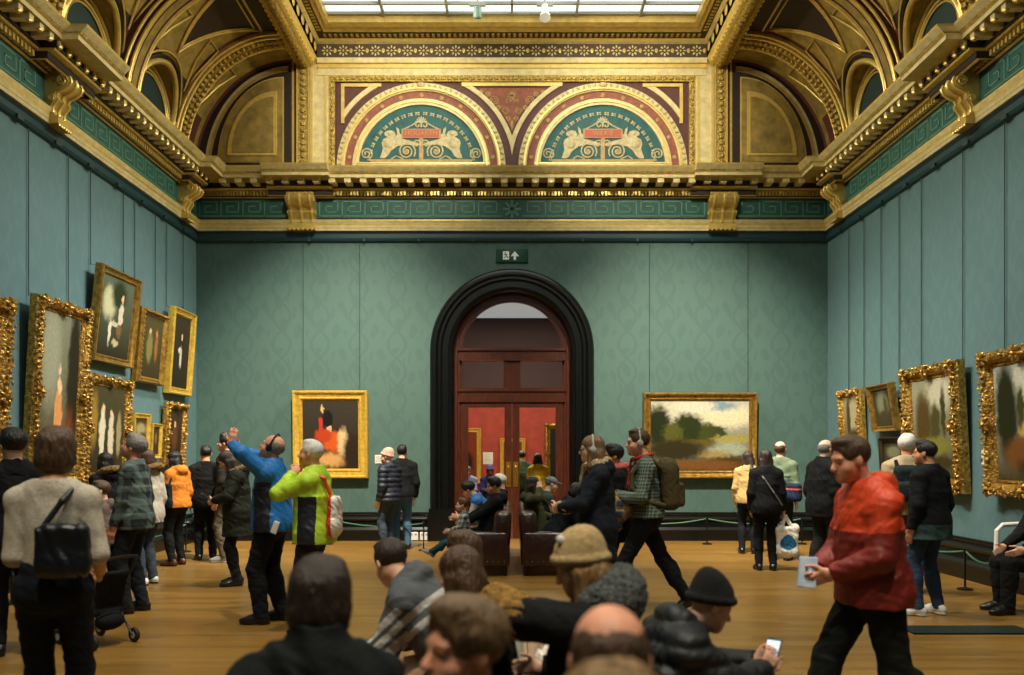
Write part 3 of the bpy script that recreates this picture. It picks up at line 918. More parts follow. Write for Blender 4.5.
# picture rail
mb = MB(); ring_sweep(mb, [(0, 5.58, 0), (.05, 5.6, 0), (.07, 5.64, 0), (.03, 5.67, 0), (.03, 5.74, 0), (.06, 5.77, 0), (0, 5.785, 0)])
for k in range(-5, 6): mb.box((k * 1.02 + .3, Y1 - .075, 5.61), (.03, .03, .05))
for sx in (-1, 1):
    for k in range(12): mb.box((sx * (W - .075), 5.5 + k * .8, 5.61), (.03, .12, .05))
tag(mb.build('trim_1', [M_TEALDK], angle=25), kind='structure')
CMATS = [M_GOLD, M_CREAM, M_GOLDL, M_FRIEZE, M_KEY, M_DKMAR, M_ORN]
BRX = (-3.91, 3.91); BRY = (14.28, 10.25, 6.2, 2.2)
lowp = [(.0, 5.78, 1), (.08, 5.785, 1), (.085, 5.83, 5), (.085, 5.836, 1), (.09, 5.88, 2), (.095, 5.92, 1), (.11, 5.965, 2), (.11, 5.985, 0), (.05, 6.0, 5), (.03, 6.03, 3), (.03, 6.38, 5), (.05, 6.395, 2), (.08, 6.41, 5), (.09, 6.42, 5),
        (.09, 6.50, 2), (.17, 6.515, 2), (.18, 6.54, 5), (.20, 6.55, 5), (.20, 6.635, 0), (.46, 6.645, 1), (.46, 6.70, 2), (.49, 6.715, 6), (.50, 6.74, 1), (.56, 6.80, 2), (.57, 6.83, 0), (.0, 6.86, 0)]
mb = MB(); ring_sweep(mb, lowp)
# dentils, modillion blocks
def along(step, lo, hi): 
    n = int((hi - lo) / step); return [lo + (i + .5) * (hi - lo) / n for i in range(n)]
for x in along(.062, -W + .1, W - .1): mb.bx(x - .019, x + .019, Y1 - .145, Y1 - .08, 6.425, 6.495, 2)
for x in along(.28, -W + .5, W - .5):
    mb.bx(x - .06, x + .06, Y1 - .44, Y1 - .19, 6.565, 6.64, 1); mb.ball((x, Y1 - .42, 6.575), (.045, .03, .03), 6, 2)
for sx in (-1, 1):
    f = lambda d: sx * (W - d)
    for y in along(.075, 6, Y1 - .1): mb.bx(f(.145), f(.08), y - .022, y + .022, 6.425, 6.495, 2)
    for y in along(.20, 5, Y1 - .5):
        mb.bx(f(.43), f(.19), y - .042, y + .042, 6.575, 6.64, 1); mb.ball((f(.40), y, 6.57), (.045, .04, .035), 6, 2)
# greek key on the frieze
def key(mb, fn, u0, u1, mir=False):
    n = max(1, round((u1 - u0) / .40)); w = (u1 - u0) / n
    t = .0105; h = .27; z0 = 6.07
    pts = [(0, 0), (0, 1), (.80, 1), (.80, .28), (.27, .28), (.27, .68), (.55, .68)]
    for i in range(n):
        for (a, b), (c, d) in list(zip(pts[:-1], pts[1:])) + [((0, 0), (1, 0))]:
            xa, xc = sorted((a, c)); za, zc = sorted((b, d))
            if mir: xa, xc = 1 - xc, 1 - xa
            fn(mb, u0 + (i + xa) * w - t, u0 + (i + xc) * w + t, z0 + za * h - t, z0 + zc * h + t)
bk = lambda mb, a, b, c, d: mb.bx(a, b, Y1 - .037, Y1 - .028, c, d, 4)
key(mb, bk, -3.6, -.2); key(mb, bk, .2, 3.6, True); key(mb, bk, -5.85, -4.22); key(mb, bk, 4.22, 5.85, True)
for k in range(8):
    a = k * PI / 4
    mb.box((.09 * math.cos(a), Y1 - .033, 6.205 + .09 * math.sin(a)), (.16, .008, .04), 4, Matrix.Rotation(-a, 3, 'Y'))
for sx in (-1, 1):
    sd = lambda mb, a, b, c, d: mb.bx(sx * (W - .037), sx * (W - .028), a, b, c, d, 4)
    key(mb, sd, 10.55, 13.98); key(mb, sd, 6.5, 9.95); key(mb, sd, 14.58, 14.95)
# breaks of the cornice over the brackets
upp = [(d, z, m) for d, z, m in lowp if z > 6.39]
def brk(mb, fn, c, hw, ex=.11):
    A = [fn(c - hw, d + ex, z) for d, z, _ in upp]; B = [fn(c + hw, d + ex, z) for d, z, _ in upp]
    A0 = [fn(c - hw, d - .02, z) for d, z, _ in upp]; B0 = [fn(c + hw, d - .02, z) for d, z, _ in upp]
    for i in range(len(upp) - 1):
        mb.strip([A[i], B[i]], [A[i + 1], B[i + 1]], upp[i][2])
        mb.strip([A0[i], A[i]], [A0[i + 1], A[i + 1]], upp[i][2]); mb.strip([B0[i], B[i]], [B0[i + 1], B[i + 1]], upp[i][2])
fbk = lambda u, d, z: Vector((u, Y1 - d, z))
for x in BRX: brk(mb, fbk, x, .60, .13)
for sx in (-1, 1):
    fs = lambda u, d, z: Vector((sx * (W - d), u, z))
    for y in BRY: brk(mb, fs, y, .55 if y < 14 else .3, .2)
corn = tag(mb.build('trim_2', CMATS, angle=25), kind='structure')
def bracket(fn, hw=.25):
    """scrolled console under the cornice"""
    mb = MB()
    prof = [(.03, 5.78), (.2, 5.785), (.2, 5.87), (.16, 5.89), (.10, 5.93), (.10, 6.0), (.14, 6.06), (.17, 6.10), (.15, 6.14), (.17, 6.19), (.24, 6.22), (.31, 6.27), (.335, 6.33), (.31, 6.385), (.26, 6.41), (.26, 6.45), (.03, 6.45)]
    mb.prism([(a, b) for a, b in prof], lambda u, v, t: fn(t, u, v), -hw, hw, 0)
    for u in (-hw * .76, 0, hw * .76):
        P = [fn(u, d + .012, z) for d, z in prof[4:14]]
        mb.tube(P, .022 if u else .03, 6, 1)
    for s in (-1, 1):
        for cz, cd, r in ((6.32, .25, .07), (6.1, .12, .045)):
            pts = [fn(s * (hw + .005), cd + r * (1 - k / 26) * math.cos(k * .55), cz + r * (1 - k / 26) * math.sin(k * .55)) for k in range(22)]
            mb.tube(pts, .013, 5, 1)
    for k in range(6): mb.ball(fn((-hw + .045) + k * (2 * hw - .09) / 5, .19, 5.775), .022, 6, 1)
    for k in range(5): mb.ball(fn((-hw + .05) + k * (2 * hw - .1) / 4, .262, 6.43), .025, 6, 1)
    return mb.build('corbel', [M_GOLD, M_GOLDL], corn, angle=40)
for x in BRX: bracket(lambda u, d, z, x=x: Vector((x + u, Y1 - d, z)))
for sx in (-1, 1):
    for y in BRY[:3]: bracket(lambda u, d, z, y=y, sx=sx: Vector((sx * (W - d), y + u, z)), .17)

# ------------------------------------------------------------------ upper end wall with the two painted lunettes
PX = lambda p: (p - 511.5) / 53.333
PZ = lambda p: EYE + (455 - p) / 53.333
mb = MB(); rect = lambda x0, x1, z0, z1, t0, t1, m: mb.bx(x0, x1, Y1 - t1, Y1 - t0, z0, z1, m)
UM = [M_CREAM, M_GOLDL, M_ORN, M_MAROON, M_SALMON, M_LUNG, M_STONE, M_TAN, M_OLIVE, M_DKMAR, M_GOLD]
def clipx(p): return PX(p)
rect(-W, W, 6.8, 9.6, -.1, .004, 9)
for s in (-1, 1):
    q = lambda a, b, z0, z1, t, m: rect(*sorted((s * PX(a), s * PX(b))), z0, z1, 0, t, m)
    q(694, 713, 6.8, 9.0, .05, 0)                       # plain pilaster
    q(696, 698, 6.8, 9.0, .065, 1); q(710, 712, 6.8, 9.0, .065, 1)
    q(713, 726, 6.8, 9.0, .07, 2)                       # carved strip
    q(713, 714.2, 6.8, 9.0, .09, 1); q(724.8, 726, 6.8, 9.0, .09, 1)
    for k in range(17):
        mb.ball((s * PX(719.5), Y1 - .08, 6.95 + k * .12), (.06, .035, .055), 8, 2)
    q(726, 735, 6.8, 9.0, .02, 3); q(729, 731, 6.8, 9.0, .04, 1)
    q(688, 694, 6.98, PZ(77), .06, 2)
# field
rect(PX(336), PX(688), 6.8, PZ(83), 0, .012, 3)
rect(PX(330), PX(694), PZ(83), PZ(77), 0, .063, 2)
rect(PX(318), PX(705), PZ(77), PZ(70), 0, .068, 0); rect(PX(318), PX(705), PZ(70), PZ(66), 0, .09, 1); rect(PX(318), PX(705), PZ(66), PZ(61), 0, .13, 0)
for k in range(60):                                     # leaf moulding round the frame
    mb.ball((PX(333) + (k + .5) * (PX(691) - PX(333)) / 60, Y1 - .06, PZ(80)), (.055, .025, .035), 6, 2)
for s in (-1, 1):
    for k in range(15): mb.ball((s * PX(691), Y1 - .06, 7.02 + k * .113), (.035, .025, .05), 6, 2)
CZ = 6.98
def halfring(cx, r0, r1, t0, t1, m, a0=0, a1=PI, n=40, z0=CZ):
    for k in range(n):
        b0 = a0 + (a1 - a0) * k / n; b1 = a0 + (a1 - a0) * (k + 1) / n
        P = [(cx + r * math.cos(b), z0 + r * math.sin(b)) for r, b in ((r0, b0), (r1, b0), (r1, b1), (r0, b1))]
        mb.prism(P, fb, t0, t1, m)
for cx in (-1.70, 1.70):
    n = 40; z7 = 7.075; a = math.asin((z7 - CZ) / 1.18)
    arc = [(cx + 1.18 * math.cos(a + (PI - 2 * a) * k / n), CZ + 1.18 * math.sin(a + (PI - 2 * a) * k / n)) for k in range(n + 1)]
    mb.prism(arc, fb, .0, .014, 5)
    rect(cx - 1.29, cx + 1.29, 6.99, 7.075, 0, .05, 0); rect(cx - 1.29, cx + 1.29, 7.045, 7.06, 0, .062, 1)
    halfring(cx, 1.17, 1.22, 0, .05, 0); halfring(cx, 1.22, 1.245, 0, .07, 1); halfring(cx, 1.245, 1.285, 0, .055, 0)
    halfring(cx, 1.285, 1.43, 0, .02, 4)
    halfring(cx, 1.43, 1.455, 0, .05, 0); halfring(cx, 1.455, 1.49, 0, .08, 1)
    halfring(cx, 1.49, 1.58, 0, .045, 0)
    for k in range(46):
        b = PI * (k + .5) / 46; R = Matrix.Rotation(-(b + (.5 if k % 2 else -.5)), 3, 'Y')
        mb.ball((cx + 1.535 * math.cos(b), Y1 - .05, CZ + 1.535 * math.sin(b)), (.05, .018, .024), 6, 6, R)
    for k in range(11):
        b = PI * (k + .5) / 11
        mb.lathe([(.045, 0), (.04, .012), (.02, .02), (0.001, .02)], (cx + 1.357 * math.cos(b), Y1 - .02, CZ + 1.357 * math.sin(b)), 8, 7, Matrix.Rotation(PI / 2, 3, 'X'))
    mb.box((cx, Y1 - .07, CZ + 1.535), (.09, .04, .07), 6)
# central spandrel and the two corner ones, edged with cream bands
zt = PZ(86)
def band(cx, r0, r1, t, m, sgn):
    """arc band following an arch up to the top line"""
    a_tip = math.acos(min(1, 1.70 / r0)) if r0 > 1.70 else 0
    a_top0 = math.asin(min(1, (zt - CZ) / r0)); a_top1 = math.asin(min(1, (zt - CZ) / r1))
    n = 20
    at1 = math.acos(min(1, 1.70 / r1))
    P = []
    for k in range(n + 1):
        f = k / n
        b0 = a_tip + (a_top0 - a_tip) * f; b1 = at1 + (a_top1 - at1) * f
        P.append(((cx + sgn * r0 * math.cos(b0), CZ + r0 * math.sin(b0)), (cx + sgn * r1 * math.cos(b1), CZ + r1 * math.sin(b1))))
    for (p, q), (p2, q2) in zip(P[:-1], P[1:]): mb.prism([p, q, q2, p2], fb, .0, t, m)
band(-1.70, 1.715, 1.80, .035, 0, 1); band(1.70, 1.715, 1.80, .035, 0, -1)
xt = 1.70 - math.sqrt(1.715 ** 2 - (zt - CZ) ** 2)
rect(-xt, xt, zt - .015, zt + .05, 0, .04, 1)
tri = []
for k in range(21):
    b = math.acos(1.70 / 1.83) + (math.asin((zt - .05 - CZ) / 1.83) - math.acos(1.70 / 1.83)) * k / 20
    tri.append((-1.70 + 1.83 * math.cos(b), CZ + 1.83 * math.sin(b)))
mb.prism(tri + [(-x, z) for x, z in tri[::-1]], fb, 0, .02, 4)
for s in (-1, 1):
    x0 = PX(341) * -s * -1
    xe = PX(341)
    ap = []
    for r in (1.71, 1.80):
        a0 = math.acos(min(1, (-xe - 1.70) / r)); a1 = math.asin((zt - CZ) / r)
        ap.append([(s * (1.70 + r * math.cos(a0 + (a1 - a0) * k / 14)), CZ + r * math.sin(a0 + (a1 - a0) * k / 14)) for k in range(15)])
    for k in range(14): mb.prism([ap[0][k], ap[1][k], ap[1][k + 1], ap[0][k + 1]], fb, 0, .035, 0)
    rect(*sorted((s * -xe, s * (-xe - .06))), ap[0][0][1], zt + .03, 0, .04, 1)
    rect(*sorted((ap[0][-1][0], s * -xe)), zt - .03, zt + .03, 0, .043, 1)
# quarter panels at the ends of the coves
CXQ, CZQ = 4.22, 7.03
def qpoly(W_, H_, ox=0, oz=0, n=16): return [(CXQ + ox + W_ * math.cos(k * PI / 2 / n), CZQ + oz + H_ * math.sin(k * PI / 2 / n)) for k in range(n + 1)] + [(CXQ + ox, CZQ + oz)]
for s in (-1, 1):
    S_ = lambda P: [(s * u, v) for u, v in P]
    for (w_, h_, ox, oz, t, m) in ((1.62, 1.96, -.08, -.1, .012, 0), (1.56, 1.90, -.08, -.1, .02, 10), (1.50, 1.84, -.08, -.1, .026, 9), (1.24, 1.60, .05, .04, .05, 1), (1.20, 1.55, .065, .055, .062, 8), (.92, 1.2, .17, .16, .08, 1), (.86, 1.13, .195, .18, .07, 10), (.78, 1.04, .225, .21, .09, 8)):
        mb.prism(S_(qpoly(w_, h_, ox, oz)), fb, 0, t, m)
uw = tag(mb.build('trim_3', UM, angle=30), kind='structure')

# painted reliefs inside the lunettes: winged beasts, scrolls, wreath, name banner
def zc(cx, x, y): return (cx + (x - 480) / 321.0, 6.98 + .095 + (500 - y) / 321.0)
GRIF = [(232, 474), (250, 420), (243, 385), (250, 362), (278, 345), (262, 338), (258, 326), (268, 313), (292, 306), (316, 312), (328, 332), (322, 352), (336, 330), (330, 285), (346, 300), (352, 330), (376, 326), (368, 358), (420, 372), (462, 384), (470, 396), (440, 398), (385, 392), (335, 404), (300, 428), (278, 462), (258, 476)]
for cx, word in ((-1.70, 'HOGARTH'), (1.70, 'WILKIE')):
    mb = MB()
    for mir in (1, -1):
        f = lambda u, v, t: (cx + mir * (u - cx), Y1 - t, v)
        mb.prism([zc(cx, x, y) for x, y in GRIF], f, .014, .03, 0)
        mb.ball(f(*zc(cx, 292, 325), .03), (.045, .012, .045), 8, 0); mb.ball(f(*zc(cx, 285, 385), .03), (.1, .02, .1), 10, 0)
        for (sx_, sy_, r, tn) in ((392, 432, 54, 2.2), (150, 448, 36, 1.8), (452, 388, 26, 1.3), (460, 275, 24, 1.2)):
            pts = [f(*zc(cx, sx_ + r * (1 - k / 40) * math.cos(-k * tn * 2 * PI / 34 + .6), sy_ + r * (1 - k / 40) * math.sin(-k * tn * 2 * PI / 34 + .6)), .018) for k in range(34)]
            mb.tube(pts, .016, 5, 0)
        mb.ball(f(*zc(cx, 392, 432), .018), (.05, .015, .05), 8, 1)
        for k in range(11):                               # wreath leaves
            a = PI / 2 + (k + .55) * PI / 2 / 11.6
            c = (cx + .985 * math.cos(a), CZ + .985 * math.sin(a) + .03)
            for q in (-1, 1): mb.ball(f(c[0], c[1] + 0 * q, .02), (.055, .012, .022), 6, 0, Matrix.Rotation(-mir * (a - PI / 2) + q * .55, 3, 'Y'))
        mb.tube([f(*zc(cx, x, y), .018) for x, y in ((300, 478), (330, 460), (352, 470), (372, 478))], .014, 5, 0)
        mb.tube([f(*zc(cx, x, y), .018) for x, y in ((372, 300), (400, 288), (425, 275), (448, 258), (470, 250))], .014, 5, 0)
    for k in range(7):
        a = PI * (k + .5) / 7
        mb.ball((cx + .06 * math.cos(a), Y1 - .02, zc(cx, 480, 265)[1] + .06 * math.sin(a) + .02), (.06, .015, .018), 6, 0, Matrix.Rotation(-a, 3, 'Y'))
    mb.bx(cx - .04, cx + .04, Y1 - .03, Y1 - .014, zc(cx, 0, 480)[1], zc(cx, 0, 350)[1], 1)
    mb.bx(cx - .95, cx + .95, Y1 - .026, Y1 - .014, zc(cx, 0, 500)[1], zc(cx, 0, 480)[1], 1)
    mb.bx(cx - .37, cx + .37, Y1 - .034, Y1 - .014, zc(cx, 0, 354)[1], zc(cx, 0, 298)[1], 1)
    mb.bx(cx - .335, cx + .335, Y1 - .038, Y1 - .014, zc(cx, 0, 349)[1], zc(cx, 0, 303)[1], 2)
    mb.build('lunette_relief', [M_STONE, M_TAN, mat('banner_red_paint', (168, 84, 58), .65)], uw, angle=50)
    text_mesh('lettering', word, .125, .004, M_TAN, uw, (cx, Y1 - .04, zc(cx, 0, 326)[1]))
mb = MB()
zb = 8.23
for s in (-1, 1):
    for (ox, oz, r) in ((.33, .0, .09), (.12, -.2, .07), (.25, -.13, .045), (.07, -.34, .045), (.45, .12, .05), (.58, .17, .035)):
        mb.tube([(s * (ox + r * (1 - k / 30) * math.cos(k * .5)), Y1 - .022, zb + oz + r * (1 - k / 30) * math.sin(k * .5)) for k in range(25)], .011, 5, 0)
mb.bx(-.22, .22, Y1 - .024, Y1 - .018, zb - .07, zb + .075, 1)
for k in range(5): mb.ball((0, Y1 - .022, zb + .1), (.1, .012, .016), 6, 0, Matrix.Rotation(-(.25 + k * .66), 3, 'Y'))
mb.ball((0, Y1 - .022, zb - .45), (.03, .012, .1), 6, 0)
mb.build('spandrel_relief', [M_TAN, mat('plaque_paint', (128, 72, 48), .6)], uw, angle=50)
text_mesh('lettering', '1994', .13, .003, M_TAN, uw, (0, Y1 - .027, zb + .0))

# ------------------------------------------------------------------ coves with lunettes, ribs
CW, CH, CZ0 = 1.87, 2.12, 6.84
LYC = [14.1 - 1.0 - 2.0 * k for k in range(9)]
RIBS = [14.1 - 2.0 * k for k in range(9)]
LA, LZS = .70, 7.28
def lun(y):
    for c in LYC:
        if abs(y - c) < LA: return LZS + math.sqrt(max(LA * LA - (y - c) ** 2, 0))
    return -1
def covep(s, y, ph, off=0.0):
    x = W - CW * (1 - math.cos(ph)); z = CZ0 + CH * math.sin(ph)
    # inward normal (towards the room axis)
    nx, nz = math.cos(ph) / CW, math.sin(ph) / CH
    l = math.hypot(nx, nz)
    return Vector((s * (x - off * nx / l), y, z - off * nz / l))
for s, nm in ((-1, 'left'), (1, 'right')):
    mb = MB()
    ys = []
    y = Y0
    while y < 6.5: ys.append(y); y += .12
    while y < Y1: ys.append(y); y += .035
    ys.append(Y1)
    NP = 60; phs = [PI / 2 * k / NP for k in range(NP + 1)]
    base = len(mb.v); grid = []
    for y in ys:
        L_ = lun(y)
        for ph in phs:
            p = covep(s, y, ph)
            if p.z < L_: p.z = L_
            grid.append(p)
    fs = []; fm = []
    for i in range(len(ys) - 1):
        L_ = lun((ys[i] + ys[i + 1]) / 2); ym = (ys[i] + ys[i + 1]) / 2
        rd = min(abs(ym - r) for r in RIBS)
        for k in range(NP):
            z = CZ0 + CH * math.sin((phs[k] + phs[k + 1]) / 2)
            a = i * (NP + 1) + k
            fs.append((a, a + 1, a + NP + 2, a + NP + 1))
            if z < L_: m = 0
            elif z < LZS + LA + .04: m = 2 if rd < .34 else 1
            elif k > NP - 6: m = 1
            else:
                pa_, tp_ = math.asin((LZS + LA + .22 - CZ0) / CH), 1.42
                dc = min(abs(ym - c) for c in LYC)
                m = 1 if dc < .70 * (phs[k] - pa_) / (tp_ - pa_) and phs[k] < tp_ else (2 if NP - 11 < k < NP - 6 or rd < .30 else 0)
            if ym > 14.3: m = 2 if (ym > 14.9 or (abs(ym - 14.6) < .16 and 6 < k < 18)) else 0
            fm.append(m)
    mb.v = [tuple(p) for p in grid]; mb.f = fs; mb.m = fm
    cove = mb.build('ceiling_cove_' + nm, [M_OLIVE, M_DKMAR, M_MAROON], angle=50)
    tag(cove, kind='structure')
    # ribs
    for j, yr in enumerate(RIBS):
        if yr < 3: continue
        orn = j % 2 == 0
        mb = MB(); hw = .17 if orn else .17; off = .10 if orn else .17
        P = [PI / 2 * k / 28 for k in range(29)]
        A = [[covep(s, yr + u, p, o_) for p in P] for u, o_ in ((-hw - .05, 0), (-hw - .05, off * .6), (-hw, off * .6), (-hw, off), (hw, off), (hw, off * .6), (hw + .05, off * .6), (hw + .05, 0))]
        for i in range(7): mb.strip(A[i], A[i + 1], ((1, 1, 1, 0, 1, 1, 1) if orn else (2, 2, 2, 0, 2, 2, 2))[i])
        for u in (-hw - .05, -hw, hw, hw + .05): mb.tube([covep(s, yr + u, p, off if abs(u) == hw else off * .6) for p in P], .024, 6, 1)
        if not orn:
            for u in (-.09, .09): mb.tube([covep(s, yr + u, p, off + .004) for p in P], .012, 6, 2)
            for u in (-.125, .125): mb.tube([covep(s, yr + u, p, off + .004) for p in P], .012, 6, 1)
        if orn:
            for k in range(30):
                p = PI / 2 * (k + .5) / 30
                for u in (-.08, .08): mb.ball(covep(s, yr + u, p, off + .005), (.055, .065, .055), 6, 0)
        mb.build('rib', [M_ORN if orn else M_OLIVE, M_GOLDL, M_MAROON], cove, angle=50)
    # lunette arches and groin mouldings, wall panels, pendentive panels
    for c in LYC:
        if c < 4: continue
        mb = MB()
        for (r, rad) in ((LA - .02, .035), (LA - .10, .022), (LA - .16, .018)):
            pts = [Vector((s * (W - .02), c - r, CZ0))] + [Vector((s * (W - .02), c - r * math.cos(PI * k / 24), LZS + r * math.sin(PI * k / 24))) for k in range(25)] + [Vector((s * (W - .02), c + r, CZ0))]
            mb.tube(pts, rad, 6, 0)
        for dr, rad in ((.0, .05), (.09, .022), (.15, .018)):
            pts = []
            for k in range(33):
                a = PI * k / 32; r = LA + dr
                y = c - r * math.cos(a); z = LZS + r * math.sin(a)
                ph = math.asin(min(1, (z - CZ0) / CH))
                pts.append(covep(s, y, ph, .015))
            mb.tube(pts, rad, 6, 0 if dr != .09 else 1)
        # the upper panel between ribs, pointing down over the arch
        for ins, rad in ((.0, .022), (.10, .014)):
            pa = math.asin((LZS + LA + .22 - CZ0) / CH) + ins * .5
            top = 1.42 - ins * .5; ww = .70 - ins
            ring_ = [covep(s, c - ww, top, .015)] + [covep(s, c - ww + ww * k / 8, top + (pa - top) * k / 8 * (1 if True else 1), .015) for k in range(1, 9)] + [covep(s, c + ww * k / 8, pa + (top - pa) * k / 8, .015) for k in range(1, 9)]
            mb.tube(ring_, rad, 6, 0, closed=True)
        mb.build('arch_moulding', [M_GOLDL, M_DKMAR], cove, angle=60)
    for yr in RIBS:
        if yr < 4: continue
        mb = MB()
        for sg in (-1, 1):
            pts = [covep(s, yr + sg * .30, .52, .015), covep(s, yr + sg * .50, .78, .015), covep(s, yr + sg * .62, .98, .015), covep(s, yr + sg * .26, .98, .015), covep(s, yr + sg * .24, .7, .015)]
            mb.tube(pts, .016, 6, 0, closed=True)
        mb.build('pendentive_moulding', [M_GOLDL], cove)

# ------------------------------------------------------------------ beams and skylight surround
for s, nm in ((-1, 'left'), (1, 'right')):
    mb = MB()
    prof = [(4.08, 9.3), (4.08, 8.98), (4.06, 8.92), (4.0, 8.87), (3.96, 8.86)] + [(3.86 + .10 * math.cos(a), 8.88 - .07 * math.sin(a)) for a in (.2, .7, 1.2, 1.7, 2.2, 2.8)] + [(3.74, 8.87), (3.70, 8.88), (3.66, 8.93), (3.64, 9.0), (3.64, 9.4)]
    A = [Vector((s * x, Y0, z)) for x, z in prof]; B = [Vector((s * x, Y1 - .0, z)) for x, z in prof]
    for i in range(len(prof) - 1): mb.strip([A[i], B[i]], [A[i + 1], B[i + 1]], 1 if 4 <= i <= 10 else (2 if i in (11, 12, 13) else 0))
    k = 0
    y = 5.0
    while y < Y1 - .1:
        mb.ball((s * 3.86, y, 8.82), (.07, .055, .025), 8, 1); mb.ball((s * 3.69, y, 8.9), (.02, .05, .02), 6, 2); mb.ball((s * 4.04, y, 8.89), (.02, .05, .02), 6, 2); y += .14
    tag(mb.build('beam_' + nm, [M_GOLD, M_ORN, M_GOLDL], angle=40), kind='structure')
mb = MB()
def sring(hx, yb, z): return [Vector((-hx, Y0 + .3, z)), Vector((-hx, yb, z)), Vector((hx, yb, z)), Vector((hx, Y0 + .3, z))]
sp_ = [(3.70, 14.99, 8.93, 0), (3.66, 14.95, 8.96, 0), (3.655, 14.94, 9.0, 1), (3.64, 14.93, 9.02, 3), (3.64, 14.93, 9.27, 1), (3.60, 14.88, 9.29, 2), (3.58, 14.84, 9.33, 3), (3.46, 14.66, 9.35, 2), (3.44, 14.62, 9.33, 0), (3.38, 14.5, 9.36, 2), (3.36, 14.46, 9.34, 0), (3.30, 14.36, 9.37, 0), (3.30, 14.36, 9.60, 0)]
for a, b in zip(sp_[:-1], sp_[1:]): mb.strip(sring(a[0], a[1], a[2]), sring(b[0], b[1], b[2]), a[3])
for x in along(.29, -3.6, 3.6):                        # rosettes of the top frieze
    for k in range(8):
        a = k * PI / 4
        mb.ball((x + .075 * math.cos(a), Y1 - .075, 9.145 + .075 * math.sin(a)), (.032, .012, .018), 6, 1, Matrix.Rotation(-a, 3, 'Y'))
    mb.ball((x, Y1 - .075, 9.145), (.025, .015, .025), 6, 2); mb.ball((x + .145, Y1 - .075, 9.145), (.035, .014, .05), 6, 2)
for x in along(.1, -3.5, 3.5): mb.box((x, 14.75, 9.335), (.05, .1, .02), 0)
for sx in (-1, 1):
    for y in along(.29, 6, 14.9):
        mb.ball((sx * 3.63, y, 9.145), (.02, .09, .09), 8, 2)
    for y in along(.1, 6, 14.6): mb.box((sx * 3.52, y, 9.335), (.07, .05, .02), 0)
tag(mb.build('trim_4', [M_GOLD, M_CREAM, M_GOLDL, mat('dark_olive_paint', (70, 58, 28), .55)], angle=30), kind='structure')
mb = MB(); mb.bx(-W - .25, W + .25, Y0 - .25, Y1 + .3, 9.9, 10.0); tag(mb.build('ceiling', [M_CREAM], smooth=False), kind='structure')

# skylight: lit glass in a metal grid
GZ = 9.52
sky = empty('window_1', (0, 0, 0)); tag(sky, kind='structure')
mb = MB(); mb.bx(-3.31, 3.31, Y0 + .25, 14.37, GZ, GZ + .02)
M_SKY = emit_mat('skylight_glass', (226, 238, 236), 1.3)
mb.build('pane', [M_SKY], sky, smooth=False)
mb = MB()
for k in range(-3, 4):
    if k == 0: mb.bx(-.02, .02, Y0 + .3, 14.36, GZ - .05, GZ, 0); continue
    mb.bx(k * 1.15 - .022 - .57 * 0, k * 1.15 + .022, Y0 + .3, 14.36, GZ - .06, GZ, 0)
y = 13.98
while y > Y0: mb.bx(-3.3, 3.3, y - .02, y + .02, GZ - .05, GZ, 0); y -= 1.6
mb.bx(-3.3, 3.3, 14.28, 14.36, GZ - .04, GZ, 0)
mb.build('frame', [mat('grey_metal', (150, 156, 146), .5, .2)], sky, smooth=False)

# ------------------------------------------------------------------ doorway
def arch_sweep(mb, prof, m=0, zbot=0.0, cz=ARC, n=36):
    """prof: (r, depth in front of the wall)"""
    def path(r, t):
        return [Vector((-r, Y1 - t, zbot))] + [Vector((-r * math.cos(PI * k / n), Y1 - t, cz + r * math.sin(PI * k / n))) for k in range(n + 1)] + [Vector((r, Y1 - t, zbot))]
    P = [path(r, t) for r, t in prof]
    for a, b in zip(P[:-1], P[1:]): mb.strip(a, b, m)
mb = MB()
arch_sweep(mb, [(1.53, 0), (1.53, .07), (1.50, .11), (1.46, .13), (1.42, .13), (1.40, .10), (1.385, .09), (1.37, .11), (1.33, .11), (1.31, .07), (1.29, .06), (1.19, .06), (1.17, .08), (1.13, .07), (1.10, .02), (1.10, -.32)])
for s in (-1, 1):
    mb.bx(s * 1.06, s * 1.57, Y1 - .17, Y1 - .001, 0, .53); mb.bx(s * 1.08, s * 1.55, Y1 - .15, Y1 - .001, .53, .60)
tag(mb.build('trim_5', [M_BLACKST], angle=30), kind='structure')
door = empty('door_1', (0, 0, 0)); tag(door, kind='structure')
mb = MB(); DY = Y1 + .16
def darch(r0, r1, ya, yb, zb=0.0, cz=ARC, n=30, m=0):
    pa = lambda r, y: [Vector((-r, y, zb))] + [Vector((-r * math.cos(PI * k / n), y, cz + r * math.sin(PI * k / n))) for k in range(n + 1)] + [Vector((r, y, zb))]
    A, B, C_, D_ = pa(r0, ya), pa(r1, ya), pa(r1, yb), pa(r0, yb)
    mb.strip(A, B, m); mb.strip(B, C_, m); mb.strip(C_, D_, m); mb.strip(D_, A, m)
darch(1.10, 1.03, DY - .05, DY + .12); darch(1.03, .98, DY - .02, DY + .1); darch(.98, .95, DY + .0, DY + .08)
mb.bx(-1.0, 1.0, DY - .06, DY + .1, 3.42, 3.60); mb.bx(-1.02, 1.02, DY - .09, DY + .1, 3.57, 3.62); mb.bx(-1.0, 1.0, DY - .08, DY + .1, 3.38, 3.42)
mb.bx(-1.0, 1.0, DY - .06, DY + .1, 2.60, 2.82); mb.bx(-1.02, 1.02, DY - .085, DY + .1, 2.80, 2.86)
mb.bx(-.13, .13, DY - .04, DY + .08, 2.80, 3.44)
for s in (-1, 1): mb.bx(s * .13, s * .16, DY - .05, DY + .05, 2.86, 3.4)
mb.build('door_frame', [M_MAHOG], door, angle=30)
